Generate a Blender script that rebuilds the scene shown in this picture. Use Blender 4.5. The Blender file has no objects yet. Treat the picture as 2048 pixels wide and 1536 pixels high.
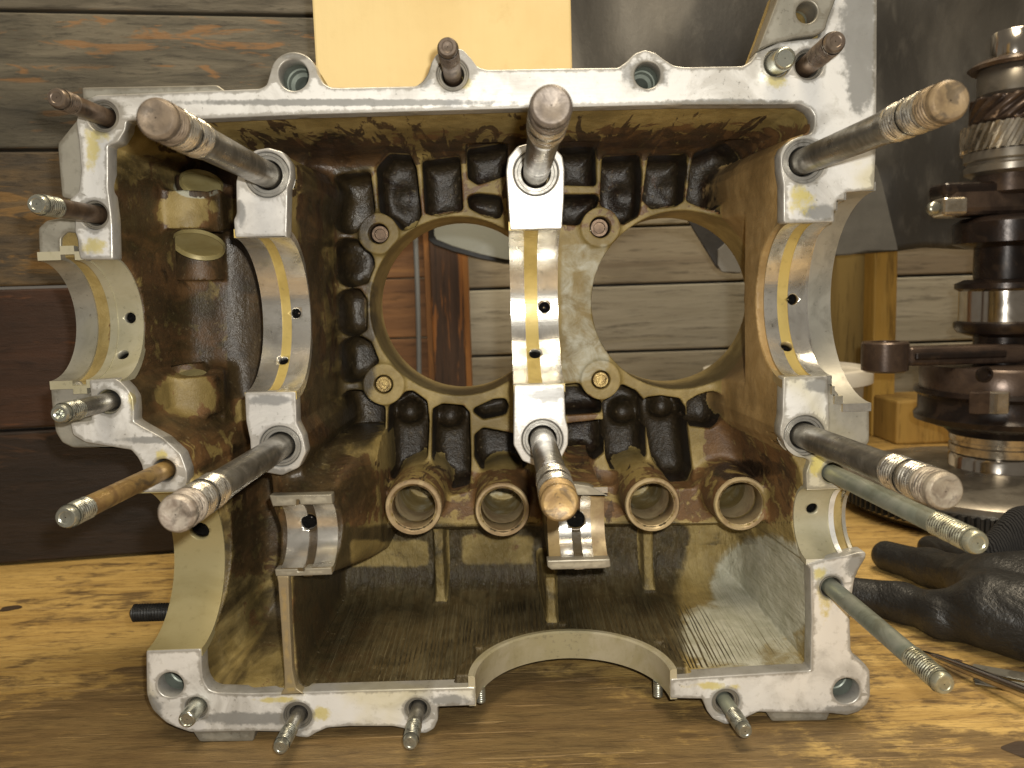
import bpy, math, random
import numpy as np
from mathutils import Matrix, Vector
random.seed(7); RNG = np.random.default_rng(7)
scn = bpy.context.scene
COL = scn.collection

# ------------------------------------------------------------------ camera
F = 1590.0; D0 = 0.333
def _nrm(v): return v/np.linalg.norm(v)
_dY = _nrm(np.array([(1010-1024)/F, -(588-768)/F, -1.0]))
_r = math.radians(1.8)
_c, _s = math.cos(_r), math.sin(_r)
_dX = _nrm(np.array([_c, _s, -(_c*_dY[0]+_s*_dY[1])/_dY[2]]))
_dZ = np.cross(_dX, _dY)
R = np.array([_dX, _dY, _dZ])                    # camera vector -> world vector
CAM = np.array([0.0, -D0, 0.0])
cam_d = bpy.data.cameras.new("camera"); cam = bpy.data.objects.new("camera", cam_d); COL.objects.link(cam)
cam_d.sensor_width = 36; cam_d.lens = F/2048*36; cam_d.clip_start = 0.01; cam_d.clip_end = 50
M = Matrix([[*R[0], CAM[0]], [*R[1], CAM[1]], [*R[2], CAM[2]], [0, 0, 0, 1]])
cam.matrix_world = M
cam_d.dof.use_dof = True; cam_d.dof.focus_distance = 0.35; cam_d.dof.aperture_fstop = 20
scn.camera = cam

# ------------------------------------------------------------------ light
scn.view_settings.view_transform = 'Standard'; scn.view_settings.look = 'None'
scn.view_settings.exposure = 0.45; scn.view_settings.gamma = 1.0
w = bpy.data.worlds.new("World"); scn.world = w; w.use_nodes = True
w.node_tree.nodes["Background"].inputs[0].default_value = (1.0, 0.86, 0.68, 1)
w.node_tree.nodes["Background"].inputs[1].default_value = 0.10
def lamp(name, kind, loc, power, color, size=0.1, target=None, sy=None):
    l = bpy.data.lights.new(name, kind); o = bpy.data.objects.new(name, l); COL.objects.link(o)
    o.location = loc; l.energy = power; l.color = color
    if kind == 'AREA':
        l.shape = 'RECTANGLE'; l.size = size; l.size_y = sy or size
    else: l.shadow_soft_size = size
    if target is not None:
        o.rotation_euler = (Vector(target)-Vector(loc)).to_track_quat('-Z', 'Y').to_euler()
    return o
lamp("phone_flash", 'POINT', (0.012, -D0-0.002, 0.014), 3.9, (1.0, 0.96, 0.88), 0.0035)
lamp("ceiling_lamp", 'AREA', (0.0, -0.45, 1.15), 9.0, (1.0, 0.85, 0.62), 0.5, (0.0, 0.3, 0.0))
lamp("background_fill", 'AREA', (0.45, 0.30, 1.15), 9.0, (1.0, 0.84, 0.60), 0.35, (0.35, 0.75, 0.0))  # added fill light that brightens the background, no lamp known there

# ------------------------------------------------------------------ pixel helpers
def ray(px, py):
    px = np.asarray(px, float); py = np.asarray(py, float)
    v = np.stack([(px-1024)/F, -(py-768)/F, -np.ones_like(px)], -1)
    return v @ R.T
def W(px, py, Y=0.0):
    d = ray(px, py); t = (Y-CAM[1])/d[..., 1]
    return CAM + d*t[..., None]
def onplane(px, py, p0, n):
    d = ray(px, py); t = np.dot(np.asarray(p0)-CAM, n)/np.dot(d, n); return CAM + d*t
def XZ(pts, Y=0.0):
    a = np.array(pts, float); q = W(a[:, 0], a[:, 1], Y); return q[:, [0, 2]]
def topx(P):
    c = (P-CAM) @ R
    return 1024+F*c[..., 0]/-c[..., 2], 768-F*c[..., 1]/-c[..., 2]
def pxlen(n, Y=0.0): return n*(D0+Y)/F
ZB = float(W(450, 1487, 0)[2])                    # bench height
BASE = np.array([0.0, 0.05, ZB])

# ------------------------------------------------------------------ materials
class NB:
    def __init__(s, name):
        m = bpy.data.materials.new(name); m.use_nodes = True; s.m = m; s.t = m.node_tree
        s.b = s.t.nodes["Principled BSDF"]; s.co = s.t.nodes.new("ShaderNodeTexCoord").outputs["Object"]
    def n(s, typ, **kw):
        x = s.t.nodes.new(typ)
        for k, v in kw.items(): setattr(x, k, v)
        return x
    def put(s, sock, v):
        if isinstance(v, bpy.types.NodeSocket): s.t.links.new(v, sock)
        elif isinstance(v, (tuple, list)) and len(v) == 3 and sock.type == 'RGBA': sock.default_value = (*v, 1)
        else: sock.default_value = v
    def map(s, scale=(1, 1, 1), rot=(0, 0, 0), loc=(0, 0, 0), vec=None):
        x = s.n("ShaderNodeMapping"); s.put(x.inputs[0], vec or s.co)
        x.inputs[1].default_value = loc; x.inputs[2].default_value = rot; x.inputs[3].default_value = scale
        return x.outputs[0]
    def noise(s, scale, detail=4, rough=.55, dist=0.0, vec=None):
        x = s.n("ShaderNodeTexNoise"); s.put(x.inputs["Vector"], vec or s.co)
        x.inputs["Scale"].default_value = scale; x.inputs["Detail"].default_value = detail
        x.inputs["Roughness"].default_value = rough; x.inputs["Distortion"].default_value = dist
        return x.outputs[0]
    def ss(s, v, lo, hi, a=0.0, b=1.0):
        x = s.n("ShaderNodeMapRange", interpolation_type='SMOOTHSTEP'); s.put(x.inputs[0], v)
        x.inputs[1].default_value = lo; x.inputs[2].default_value = hi
        x.inputs[3].default_value = a; x.inputs[4].default_value = b
        return x.outputs[0]
    def ma(s, op, a, b=0.0):
        x = s.n("ShaderNodeMath", operation=op); s.put(x.inputs[0], a); s.put(x.inputs[1], b); return x.outputs[0]
    def mix(s, f, a, b, mode='MIX'):
        x = s.n("ShaderNodeMix", data_type='RGBA', blend_type=mode)
        s.put(x.inputs[0], f); s.put(x.inputs[6], a); s.put(x.inputs[7], b); return x.outputs[2]
    def attr(s, name):
        x = s.n("ShaderNodeAttribute"); x.attribute_name = name; return x.outputs["Fac"]
    def bump(s, h, strength=.3, dist=.001):
        x = s.n("ShaderNodeBump"); s.put(x.inputs["Height"], h)
        x.inputs["Strength"].default_value = strength; x.inputs["Distance"].default_value = dist
        return x.outputs[0]
    def out(s, col, rough, metal=0.0, bump=None, spec=None, coat=None):
        s.put(s.b.inputs["Base Color"], col); s.put(s.b.inputs["Roughness"], rough); s.put(s.b.inputs["Metallic"], metal)
        if bump is not None: s.put(s.b.inputs["Normal"], bump)
        if spec is not None: s.put(s.b.inputs["Specular IOR Level"], spec)
        if coat is not None: s.put(s.b.inputs["Coat Weight"], coat); s.b.inputs["Coat Roughness"].default_value = .15
        return s.m

def mat_cast(name="oily_cast_alloy", k1=(.27, .195, .062), k2=(.40, .305, .12)):
    b = NB(name)
    n1 = b.noise(90, 6, .62, .6); n2 = b.noise(420, 4, .6); n3 = b.noise(28, 4)
    nl = b.noise(1, 5, .6, .0, b.map((330, 18, 90)))
    br = b.attr("brown"); bk = b.attr("black"); cl = b.attr("clean"); gr = b.attr("groove")
    khaki = b.mix(b.ss(n1, .3, .7), k1, k2)
    khaki = b.mix(b.ss(n3, .4, .65), khaki, tuple(x*.68 for x in k1)); film = b.attr('film')
    light = b.mix(b.ss(n1, .3, .7), (.38, .375, .28), (.52, .51, .41))
    col = b.mix(b.ss(b.ma('ADD', cl, b.ma('MULTIPLY', b.ma('SUBTRACT', n1, .5), .5)), .42, .62), khaki, light)
    brown = b.mix(b.ss(n1, .35, .7), (.060, .028, .012), (.150, .075, .028))
    brown = b.mix(b.ss(b.noise(45, 3), .5, .7), brown, (.17, .085, .03))
    fb = b.ss(b.ma('ADD', br, b.ma('MULTIPLY', b.ma('SUBTRACT', n1, .5), 1.3)), .46, .56)
    col = b.mix(b.ma('MULTIPLY', fb, .94), col, brown)
    black = b.mix(b.ss(n2, .3, .75), (.005, .003, .002), (.022, .013, .007))
    fk = b.ss(b.ma('ADD', bk, b.ma('MULTIPLY', b.ma('SUBTRACT', n1, .5), .9)), .40, .62)
    col = b.mix(b.ma('MULTIPLY', fk, .95), col, black)
    sy = b.noise(1, 5, .6, .6, b.map((70, 14, 70)))
    ff = b.ss(b.ma('ADD', film, b.ma('MULTIPLY', b.ma('SUBTRACT', sy, .5), .9)), .38, .66)
    oilc = b.mix(b.ss(n1, .3, .7), (.018, .013, .006), (.060, .041, .017))
    col = b.mix(b.ma('MULTIPLY', ff, .90), col, oilc)
    dn = b.noise(1, 5, .62, 1.3, b.map((95, 20, 28))); drip = b.attr('drip')
    fd = b.ss(b.ma('ADD', drip, b.ma('MULTIPLY', b.ma('SUBTRACT', dn, .5), 1.7)), .48, .54)
    col = b.mix(b.ma('MULTIPLY', fd, .93), col, b.mix(b.ss(n1, .35, .65), (.030, .016, .008), (.085, .045, .018)))
    gl = b.ma('MULTIPLY', b.ss(nl, .45, .6), gr)
    col = b.mix(b.ma('MULTIPLY', gl, .22), col, b.mix(.40, col, (.30, .27, .15)))
    col = b.mix(b.ma('MULTIPLY', b.ss(n2, .62, .75), .25), col, (.42, .34, .18))
    rough = b.ma('SUBTRACT', b.ma('SUBTRACT', .58, b.ma('MULTIPLY', fk, .10)), b.ma('MULTIPLY', fb, .06)); rough = b.ma('SUBTRACT', rough, b.ma('MULTIPLY', ff, .08))
    rough = b.ma('ADD', rough, b.ma('MULTIPLY', b.ma('SUBTRACT', n2, .5), .3))
    h = b.ma('ADD', b.ma('MULTIPLY', n2, .5), b.ma('MULTIPLY', b.noise(1300, 2), .35))
    h = b.ma('ADD', h, b.ma('MULTIPLY', b.ma('MULTIPLY', nl, gr), 7.0)); h = b.ma('ADD', h, b.ma('MULTIPLY', b.ma('MULTIPLY', n2, fk), .5))
    return b.out(col, rough, .0, b.bump(h, .6, .0008), spec=.55)

def mat_machined(name, c1=(.66, .64, .58), c2=(.40, .385, .34), metal=.55, rough=.42, stain=.35, dirty=.5, scale=1.0, dark=(.11, .10, .085)):
    b = NB(name)
    n1 = b.noise(38*scale, 6, .6, .8); n2 = b.noise(260, 5, .6); n3 = b.noise(900, 2); sc = b.noise(1, 3, .6, 0, b.map((60, 60, 900), (0, .5, 0)))
    col = b.mix(b.ss(n1, .42, .66), c1, c2)
    col = b.mix(b.ma('MULTIPLY', b.ss(n2, .54, .72), .35), col, (c2[0]*.8, c2[1]*.8, c2[2]*.75))
    y = b.ss(b.noise(17*scale, 4, .5, .5, b.map(loc=(.37, .2, .11))), .60, .70)
    col = b.mix(b.ma('MULTIPLY', y, stain), col, (.62, .52, .13))
    pit = b.ss(b.ma('ADD', b.ma('MULTIPLY', n1, .35), b.ma('MULTIPLY', b.noise(520, 3, .7), .75)), .66, .72)
    col = b.mix(b.ma('MULTIPLY', pit, dirty), col, dark)
    sm = b.ss(b.ma('ADD', b.attr('smudge'), b.ma('MULTIPLY', b.ma('SUBTRACT', n2, .5), 1.1)), .35, .75)
    col = b.mix(b.ma('MULTIPLY', sm, .85), col, (c2[0]*.45, c2[1]*.46, c2[2]*.47))
    ye = b.ss(b.ma('ADD', b.attr('yellow'), b.ma('MULTIPLY', b.ma('SUBTRACT', b.noise(120, 6, .7), .5), 2.4)), .45, 1.0)
    col = b.mix(b.ma('MULTIPLY', ye, .70), col, (.66, .55, .10))
    e = b.attr("edge")
    ed = b.ss(b.ma('ADD', e, b.ma('MULTIPLY', b.ma('SUBTRACT', n2, .5), 1.2)), .35, .75)
    col = b.mix(b.ma('MULTIPLY', ed, .62*dirty/.5), col, (.20, .18, .14))
    r = b.ma('ADD', rough, b.ma('MULTIPLY', b.ma('SUBTRACT', n1, .5), .35))
    h = b.ma('ADD', b.ma('MULTIPLY', n3, .3), b.ma('MULTIPLY', sc, .5))
    return b.out(col, r, metal, b.bump(h, .18, .0004))

def mat_metal(name, c1, c2, rough=.35, metal=.9, scale=120, dirt=(.05, .04, .03), dfac=.4, bump=.25):
    b = NB(name); n1 = b.noise(scale, 5, .6, .5); n2 = b.noise(scale*6, 3)
    col = b.mix(b.ss(n1, .35, .68), c1, c2)
    col = b.mix(b.ma('MULTIPLY', b.ss(b.noise(scale*.6, 5, .65, 1.0, b.map(loc=(1.3, .2, .7))), .54, .64), dfac), col, dirt)
    r = b.ma('ADD', rough, b.ma('MULTIPLY', b.ma('SUBTRACT', n1, .5), .4))
    return b.out(col, r, metal, b.bump(b.ma('ADD', n1, b.ma('MULTIPLY', n2, .5)), bump, .0003))

def mat_wood(name, base, dark, streak, sfac=.5, axis='X', grain=1.0, rough=.6, knots=.3, off=(0, 0, 0), slo=.6, bump=.5):
    b = NB(name)
    sc = {'X': (2.2, 26, 26), 'Z': (26, 26, 2.2), 'Y': (26, 2.2, 26)}[axis]
    sc = tuple(v*grain for v in sc)
    v = b.map(sc, loc=off)
    n1 = b.noise(1.0, 6, .62, .7, v); nf = b.noise(5.5, 8, .75, .3, v); nb = b.noise(6, 3, .5, .4, b.map(loc=off))
    ns = b.noise(1.7, 5, .6, 1.1, b.map(sc, loc=(off[0]+3.1, off[1]+1.7, off[2]+.4)))
    col = b.mix(b.ss(n1, .35, .68), base, dark)
    col = b.mix(b.ma('MULTIPLY', b.ss(nf, .5, .68), .75), col, tuple(x*.35 for x in dark))
    col = b.mix(b.ma('MULTIPLY', b.ss(ns, slo, slo+.06), sfac), col, streak)
    col = b.mix(b.ma('MULTIPLY', b.ss(nb, .5, .7), knots), col, tuple(x*.3 for x in dark))
    h = b.ma('ADD', nf, b.ma('MULTIPLY', n1, .6))
    return b.out(col, b.ma('ADD', rough, b.ma('MULTIPLY', b.ma('SUBTRACT', n1, .5), .3)), 0, b.bump(h, bump, .002))

def mat_plain(name, col, rough=.6, metal=0.0, var=.2, scale=30, bump=.2, coat=None):
    b = NB(name); n = b.noise(scale, 5, .6); n2 = b.noise(scale*9, 3)
    c = b.mix(b.ss(n, .3, .7), col, tuple(x*(1-var) for x in col))
    return b.out(c, rough, metal, b.bump(b.ma('ADD', n, b.ma('MULTIPLY', n2, .4)), bump, .001), coat=coat)

CAST = mat_cast(); CASTT = mat_cast("tan_cast_alloy", (.31, .195, .07), (.43, .29, .125))
FACE = mat_machined("machined_parting_face", (.86, .86, .84), (.56, .55, .52), .35, .36)
FACE2 = mat_machined("grey_machined_face", (.40, .385, .33), (.27, .26, .22), .5, .45, .12, .5)
BLOCK = mat_machined("bright_machined_cap_face", (.84, .83, .80), (.60, .59, .57), .45, .34, .18, .35)
BORE = mat_machined("scuffed_bearing_bore", (.82, .80, .74), (.50, .48, .43), .85, .24, .2, .6, 1.6)
BOREY = mat_machined("varnished_oil_groove", (.55, .42, .14), (.42, .31, .09), .25, .45, .1, .35)
BOREK = mat_machined("khaki_bore", (.52, .49, .36), (.42, .39, .26), .35, .42, .2, .25, .7)
BROWNF = mat_machined("varnished_machined_face", (.36, .27, .13), (.26, .18, .08), .3, .45, .1, .4)
LIFT = mat_machined("tan_lifter_bore_face", (.44, .35, .20), (.28, .20, .11), .25, .42, .1, .35, 1.5)
STEEL = mat_metal("dark_stud_steel", (.30, .285, .25), (.15, .14, .12), .32, .8)
STEELB = mat_metal("bright_thread_steel", (.70, .67, .60), (.45, .41, .33), .26, .9, 160, dfac=.5)
RUST = mat_metal("rusty_stud_end", (.45, .37, .27), (.27, .20, .14), .40, .5, 200, (.08, .05, .035), .5)
BRST = mat_metal("brown_stud_steel", (.17, .115, .075), (.09, .06, .04), .42, .7, 180)
BRTH = mat_metal("brown_thread_steel", (.21, .165, .125), (.12, .09, .07), .38, .6, 180)
YEST = mat_metal("yellow_stained_stud_steel", (.38, .25, .09), (.20, .12, .05), .42, .55, 90, (.06, .05, .04), .6)
GRST = mat_metal("green_grey_stud_steel", (.20, .22, .175), (.27, .28, .23), .48, .45, 90, (.10, .09, .05), .35)
GRTH = mat_metal("green_grey_thread_steel", (.46, .46, .36), (.33, .32, .22), .33, .75, 160, (.2, .17, .05), .4)
ZINC = mat_metal("zinc_thread_steel", (.52, .53, .46), (.36, .37, .32), .3, .85, 160, (.12, .11, .08), .3)
SLOT = mat_machined("oil_dark_slot", (.12, .085, .04), (.06, .04, .02), .2, .35, .1, .4)
RING = mat_metal("grey_insert_ring", (.30, .29, .26), (.20, .19, .17), .45, .6, 150)
BLACKOX = mat_metal("black_oxide_steel", (.03, .03, .03), (.05, .05, .048), .4, .6, 150)
BRASS = mat_metal("yellowed_bolt_end", (.42, .31, .12), (.26, .18, .07), .35, .6, 300, (.08, .05, .02), .6, .6)
DARKOIL = mat_metal("oil_blackened_steel", (.030, .020, .016), (.012, .009, .009), .30, .3, 60, (.09, .06, .04), .35, .5)
BRCRANK = mat_metal("brown_oily_steel", (.12, .085, .065), (.06, .042, .034), .30, .45, 60, (.14, .10, .07), .35, .4)
JOURN = mat_metal("polished_journal_steel", (.78, .74, .68), (.62, .58, .52), .14, 1.0, 40, (.20, .14, .09), .25, .05)
GEARM = mat_metal("oily_gear_steel", (.68, .63, .54), (.40, .35, .27), .22, .85, 90, (.05, .03, .02), .4)

# ------------------------------------------------------------------ object helpers
def link(o, parent=None, off=None):
    COL.objects.link(o)
    if parent is not None:
        o.parent = parent
    return o
def mesh_obj(name, V, Fc, mats, parent=None, smooth=True, mi=None, origin=None, label=None):
    V = np.asarray(V, float)
    if origin is not None: V = V-np.asarray(origin)
    me = bpy.data.meshes.new(name); me.from_pydata(V.tolist(), [], [list(map(int, f)) for f in Fc])
    for m in (mats if isinstance(mats, (list, tuple)) else [mats]): me.materials.append(m)
    if mi is not None: me.polygons.foreach_set("material_index", np.asarray(mi, np.int32))
    me.polygons.foreach_set("use_smooth", np.full(len(me.polygons), smooth))
    if len(V) < 60000:
        import bmesh
        bm = bmesh.new(); bm.from_mesh(me); bmesh.ops.recalc_face_normals(bm, faces=bm.faces[:]); bm.to_mesh(me); bm.free()
    me.update()
    o = bpy.data.objects.new(name, me); link(o, parent)
    if origin is not None: o.location = Vector(np.asarray(origin)-(world_loc(parent) if parent is not None else 0))
    elif parent is not None: o.location = Vector(-world_loc(parent))
    if label: o["label"] = label
    return o
def world_loc(o):
    p = np.zeros(3)
    while o is not None: p = p+np.array(o.location); o = o.parent
    return p
def tag(o, label, cat, group=None, kind=None):
    if label: o["label"] = label
    if cat: o["category"] = cat
    if group: o["group"] = group
    if kind: o["kind"] = kind
    return o
def thing(name, loc, label, cat, group=None):
    o = bpy.data.objects.new(name, None); o.empty_display_size = .02; COL.objects.link(o)
    o.location = Vector(loc); return tag(o, label, cat, group)
def sharp(o, ang=35):
    me = o.data
    try: me.set_sharp_from_angle(angle=math.radians(ang))
    except Exception: pass
def lathe(profile, n=32, axis='Z', cap=True):
    """profile: (r, t) list; returns verts, faces round axis through the origin."""
    V = []; Fc = []
    P = [p for p in profile]
    for r, t in P:
        for k in range(n):
            a = 2*math.pi*k/n; c, s = r*math.cos(a), r*math.sin(a)
            V.append((c, s, t) if axis == 'Z' else (c, t, s) if axis == 'Y' else (t, c, s))
    for i in range(len(P)-1):
        for k in range(n):
            k2 = (k+1) % n; Fc.append((i*n+k, i*n+k2, (i+1)*n+k2, (i+1)*n+k))
    if cap:
        Fc.append(tuple(range(n))[::-1]); Fc.append(tuple((len(P)-1)*n+k for k in range(n)))
    return np.array(V, float), Fc
def frame_to(d):
    d = _nrm(np.asarray(d, float)); a = np.array([0, 0, 1.0]) if abs(d[2]) < .9 else np.array([1.0, 0, 0])
    x = _nrm(np.cross(a, d)); y = np.cross(d, x); return np.stack([x, y, d], 1)   # columns
def along(V, p0, d): return V @ frame_to(d).T + np.asarray(p0)
def box(x0, x1, y0, y1, z0, z1):
    V = [(x, y, z) for x in (x0, x1) for y in (y0, y1) for z in (z0, z1)]
    Fc = [(0, 1, 3, 2), (4, 6, 7, 5), (0, 4, 5, 1), (2, 3, 7, 6), (0, 2, 6, 4), (1, 5, 7, 3)]
    return np.array(V, float), Fc
def bevel(o, wd=.001, seg=2):
    m = o.modifiers.new("bevel", 'BEVEL'); m.width = wd; m.segments = seg; m.limit_method = 'ANGLE'; m.angle_limit = math.radians(40)
    return o
def rounded(P, r, seg=4):
    P = np.asarray(P, float); n = len(P); out = []
    for i in range(n):
        a, b, c = P[i-1], P[i], P[(i+1) % n]
        la, lc = np.linalg.norm(a-b), np.linalg.norm(c-b)
        d = min(r, la*.45, lc*.45)
        p, q = b+(a-b)/max(la, 1e-9)*d, b+(c-b)/max(lc, 1e-9)*d
        for k in range(seg+1):
            t = k/seg; out.append((1-t)**2*p+2*t*(1-t)*b+t*t*q)
    return np.array(out)
def circ(c, r, n=40):
    a = np.linspace(0, 2*np.pi, n, endpoint=False); return np.stack([c[0]+r*np.cos(a), c[1]+r*np.sin(a)], 1)
def seg_dist(P, Q):
    """distance of points P (n,2) to closed polygon Q"""
    d = np.full(len(P), 1e9)
    for i in range(len(Q)):
        a, b = Q[i], Q[(i+1) % len(Q)]; ab = b-a
        t = np.clip(((P-a) @ ab)/max(ab @ ab, 1e-12), 0, 1)
        d = np.minimum(d, np.linalg.norm(P-(a+t[:, None]*ab), axis=1))
    return d
SMUDGE = [(1720,60,50,150),(1722,170,36,70),(1640,425,45,20),(500,1437,130,16),(480,425,12,34),(1290,150,55,36),(1075,430,60,40),(1100,790,60,18),(540,800,50,14),(1640,770,40,20),(1715,1130,30,30),(300,1420,30,40),(700,205,400,9),(180,210,30,16),(1450,205,160,9),(590,110,40,12),(850,150,18,40),(330,880,120,9),(560,945,50,10),(1690,1420,60,12),(900,1400,50,14)]
YELLOW = [(1650,1190,17,70),(1640,1150,16,20),(190,492,34,26),(185,300,22,60),(930,165,20,20),(1634,930,26,30),(1600,400,34,44),(264,800,10,34),(322,912,16,20),(642,1428,24,18),(1430,1372,70,10),(1555,160,30,20),(205,270,30,20),(560,1400,60,8),(1660,880,10,20),(570,1600,1,1)]
def plate(name, loops, y0, y1, mat, parent, bev=.0005, label=None, dense=True, edgew=.0030):
    """flat plate from closed XZ loops (outer first, then holes), front face at y0, back at y1"""
    cu = bpy.data.curves.new(name, 'CURVE'); cu.dimensions = '2D'; cu.fill_mode = 'BOTH'
    cu.extrude = (y1-y0)/2-bev; cu.bevel_depth = bev; cu.bevel_resolution = 1; cu.offset = -bev
    for L in loops:
        sp = cu.splines.new('POLY'); sp.points.add(len(L)-1)
        for p, q in zip(sp.points, L): p.co = (q[0], q[1], 0, 1)
        sp.use_cyclic_u = True
    tmp = bpy.data.objects.new("tmp", cu); COL.objects.link(tmp)
    dg = bpy.context.evaluated_depsgraph_get()
    me = bpy.data.meshes.new_from_object(tmp.evaluated_get(dg)); me.name = name
    bpy.data.objects.remove(tmp); bpy.data.curves.remove(cu)
    n = len(me.vertices); co = np.zeros(n*3); me.vertices.foreach_get("co", co); co = co.reshape(-1, 3)
    v = np.stack([co[:, 0], (y0+y1)/2-co[:, 2], co[:, 1]], 1)
    v -= world_loc(parent) if parent is not None else 0
    me.vertices.foreach_set("co", v.ravel())
    me.flip_normals() if False else None
    if dense:                                  # refine the face so that edge wear can be stored per vertex
        import bmesh
        bm = bmesh.new(); bm.from_mesh(me)
        bmesh.ops.triangulate(bm, faces=bm.faces[:])
        for _ in range(5):
            es = [e for e in bm.edges if e.calc_length() > .0042]
            if not es: break
            bmesh.ops.subdivide_edges(bm, edges=es, cuts=1)
            bmesh.ops.triangulate(bm, faces=[f for f in bm.faces if len(f.verts) > 3])
        bmesh.ops.recalc_face_normals(bm, faces=bm.faces[:])
        bm.to_mesh(me); bm.free()
        n = len(me.vertices); co = np.zeros(n*3); me.vertices.foreach_get("co", co); co = co.reshape(-1, 3)
        co = co + (world_loc(parent) if parent is not None else 0)
        d = np.full(n, 1e9)
        for L in loops: d = np.minimum(d, seg_dist(co[:, [0, 2]], np.asarray(L)))
        a = me.attributes.new("edge", 'FLOAT', 'POINT'); a.data.foreach_set("value", np.clip(1-d/edgew, 0, 1).astype(np.float32))
        fx, fy = topx(co)
        for nm_, lst in (("smudge", SMUDGE), ("yellow", YELLOW)):
            q_ = np.zeros(n)
            for cx, cy, rx, ry in lst: q_ = np.maximum(q_, np.clip(1.35-np.hypot((fx-cx)/rx, (fy-cy)/ry), 0, 1))
            a = me.attributes.new(nm_, 'FLOAT', 'POINT'); a.data.foreach_set("value", q_.astype(np.float32))
    me.materials.clear(); me.materials.append(mat)
    me.update(); o = bpy.data.objects.new(name, me); link(o, parent)
    if label: o["label"] = label
    return o

# ------------------------------------------------------------------ distance-field modelling
class Vol:
    def __init__(s, lo, hi, h):
        s.h = h; s.lo = np.array(lo, float); s.n = np.ceil((np.array(hi)-s.lo)/h).astype(int)+1
        s.ax = [(s.lo[i]+np.arange(s.n[i])*h).astype(np.float32) for i in range(3)]
        s.D = np.full(s.n, 1.0, np.float32); s.L = np.zeros(s.n, np.uint8)
        s.X, s.Z = np.meshgrid(s.ax[0], s.ax[2], indexing='ij')
    def sl(s, lo, hi, pad):
        r = []
        for i in range(3):
            a = int(max(0, math.floor((lo[i]-pad-s.lo[i])/s.h))); b = int(min(s.n[i], math.ceil((hi[i]+pad-s.lo[i])/s.h)+1)); r.append(slice(a, max(b, a+1)))
        return tuple(r)
    def g(s, S): return s.ax[0][S[0]][:, None, None], s.ax[1][S[1]][None, :, None], s.ax[2][S[2]][None, None, :]
    def add(s, S, d, k=0.0, lab=None):
        A = s.D[S]; d = np.broadcast_to(d, A.shape).astype(np.float32)
        if lab is not None: s.L[S] = np.where(d < A, np.uint8(lab), s.L[S])
        if k > 0: h = np.maximum(k-np.abs(A-d), 0)/k; s.D[S] = np.minimum(A, d)-h*h*k*.25
        else: s.D[S] = np.minimum(A, d)
    def cut(s, S, d, k=0.0):
        A = s.D[S]; d = -np.broadcast_to(d, A.shape).astype(np.float32)
        if k > 0: h = np.maximum(k-np.abs(A-d), 0)/k; s.D[S] = np.maximum(A, d)+h*h*k*.25
        else: s.D[S] = np.maximum(A, d)
def sd_poly(X, Z, Q):
    d = np.full(X.shape, 1e9, np.float32); ins = np.zeros(X.shape, bool); n = len(Q)
    for i in range(n):
        a, b = Q[i], Q[(i+1) % n]; ex, ez = b[0]-a[0], b[1]-a[1]
        wx, wz = X-a[0], Z-a[1]; t = np.clip((wx*ex+wz*ez)/max(ex*ex+ez*ez, 1e-12), 0, 1)
        d = np.minimum(d, (wx-t*ex)**2+(wz-t*ez)**2)
        c = ((a[1] > Z) != (b[1] > Z))
        if abs(ez) > 1e-12: ins ^= c & (X < (Z-a[1])*ex/ez+a[0])
    d = np.sqrt(d); return np.where(ins, -d, d).astype(np.float32)
def smax(a, b, k): h = np.maximum(k-np.abs(a-b), 0)/k; return np.maximum(a, b)+h*h*k*.25

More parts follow.
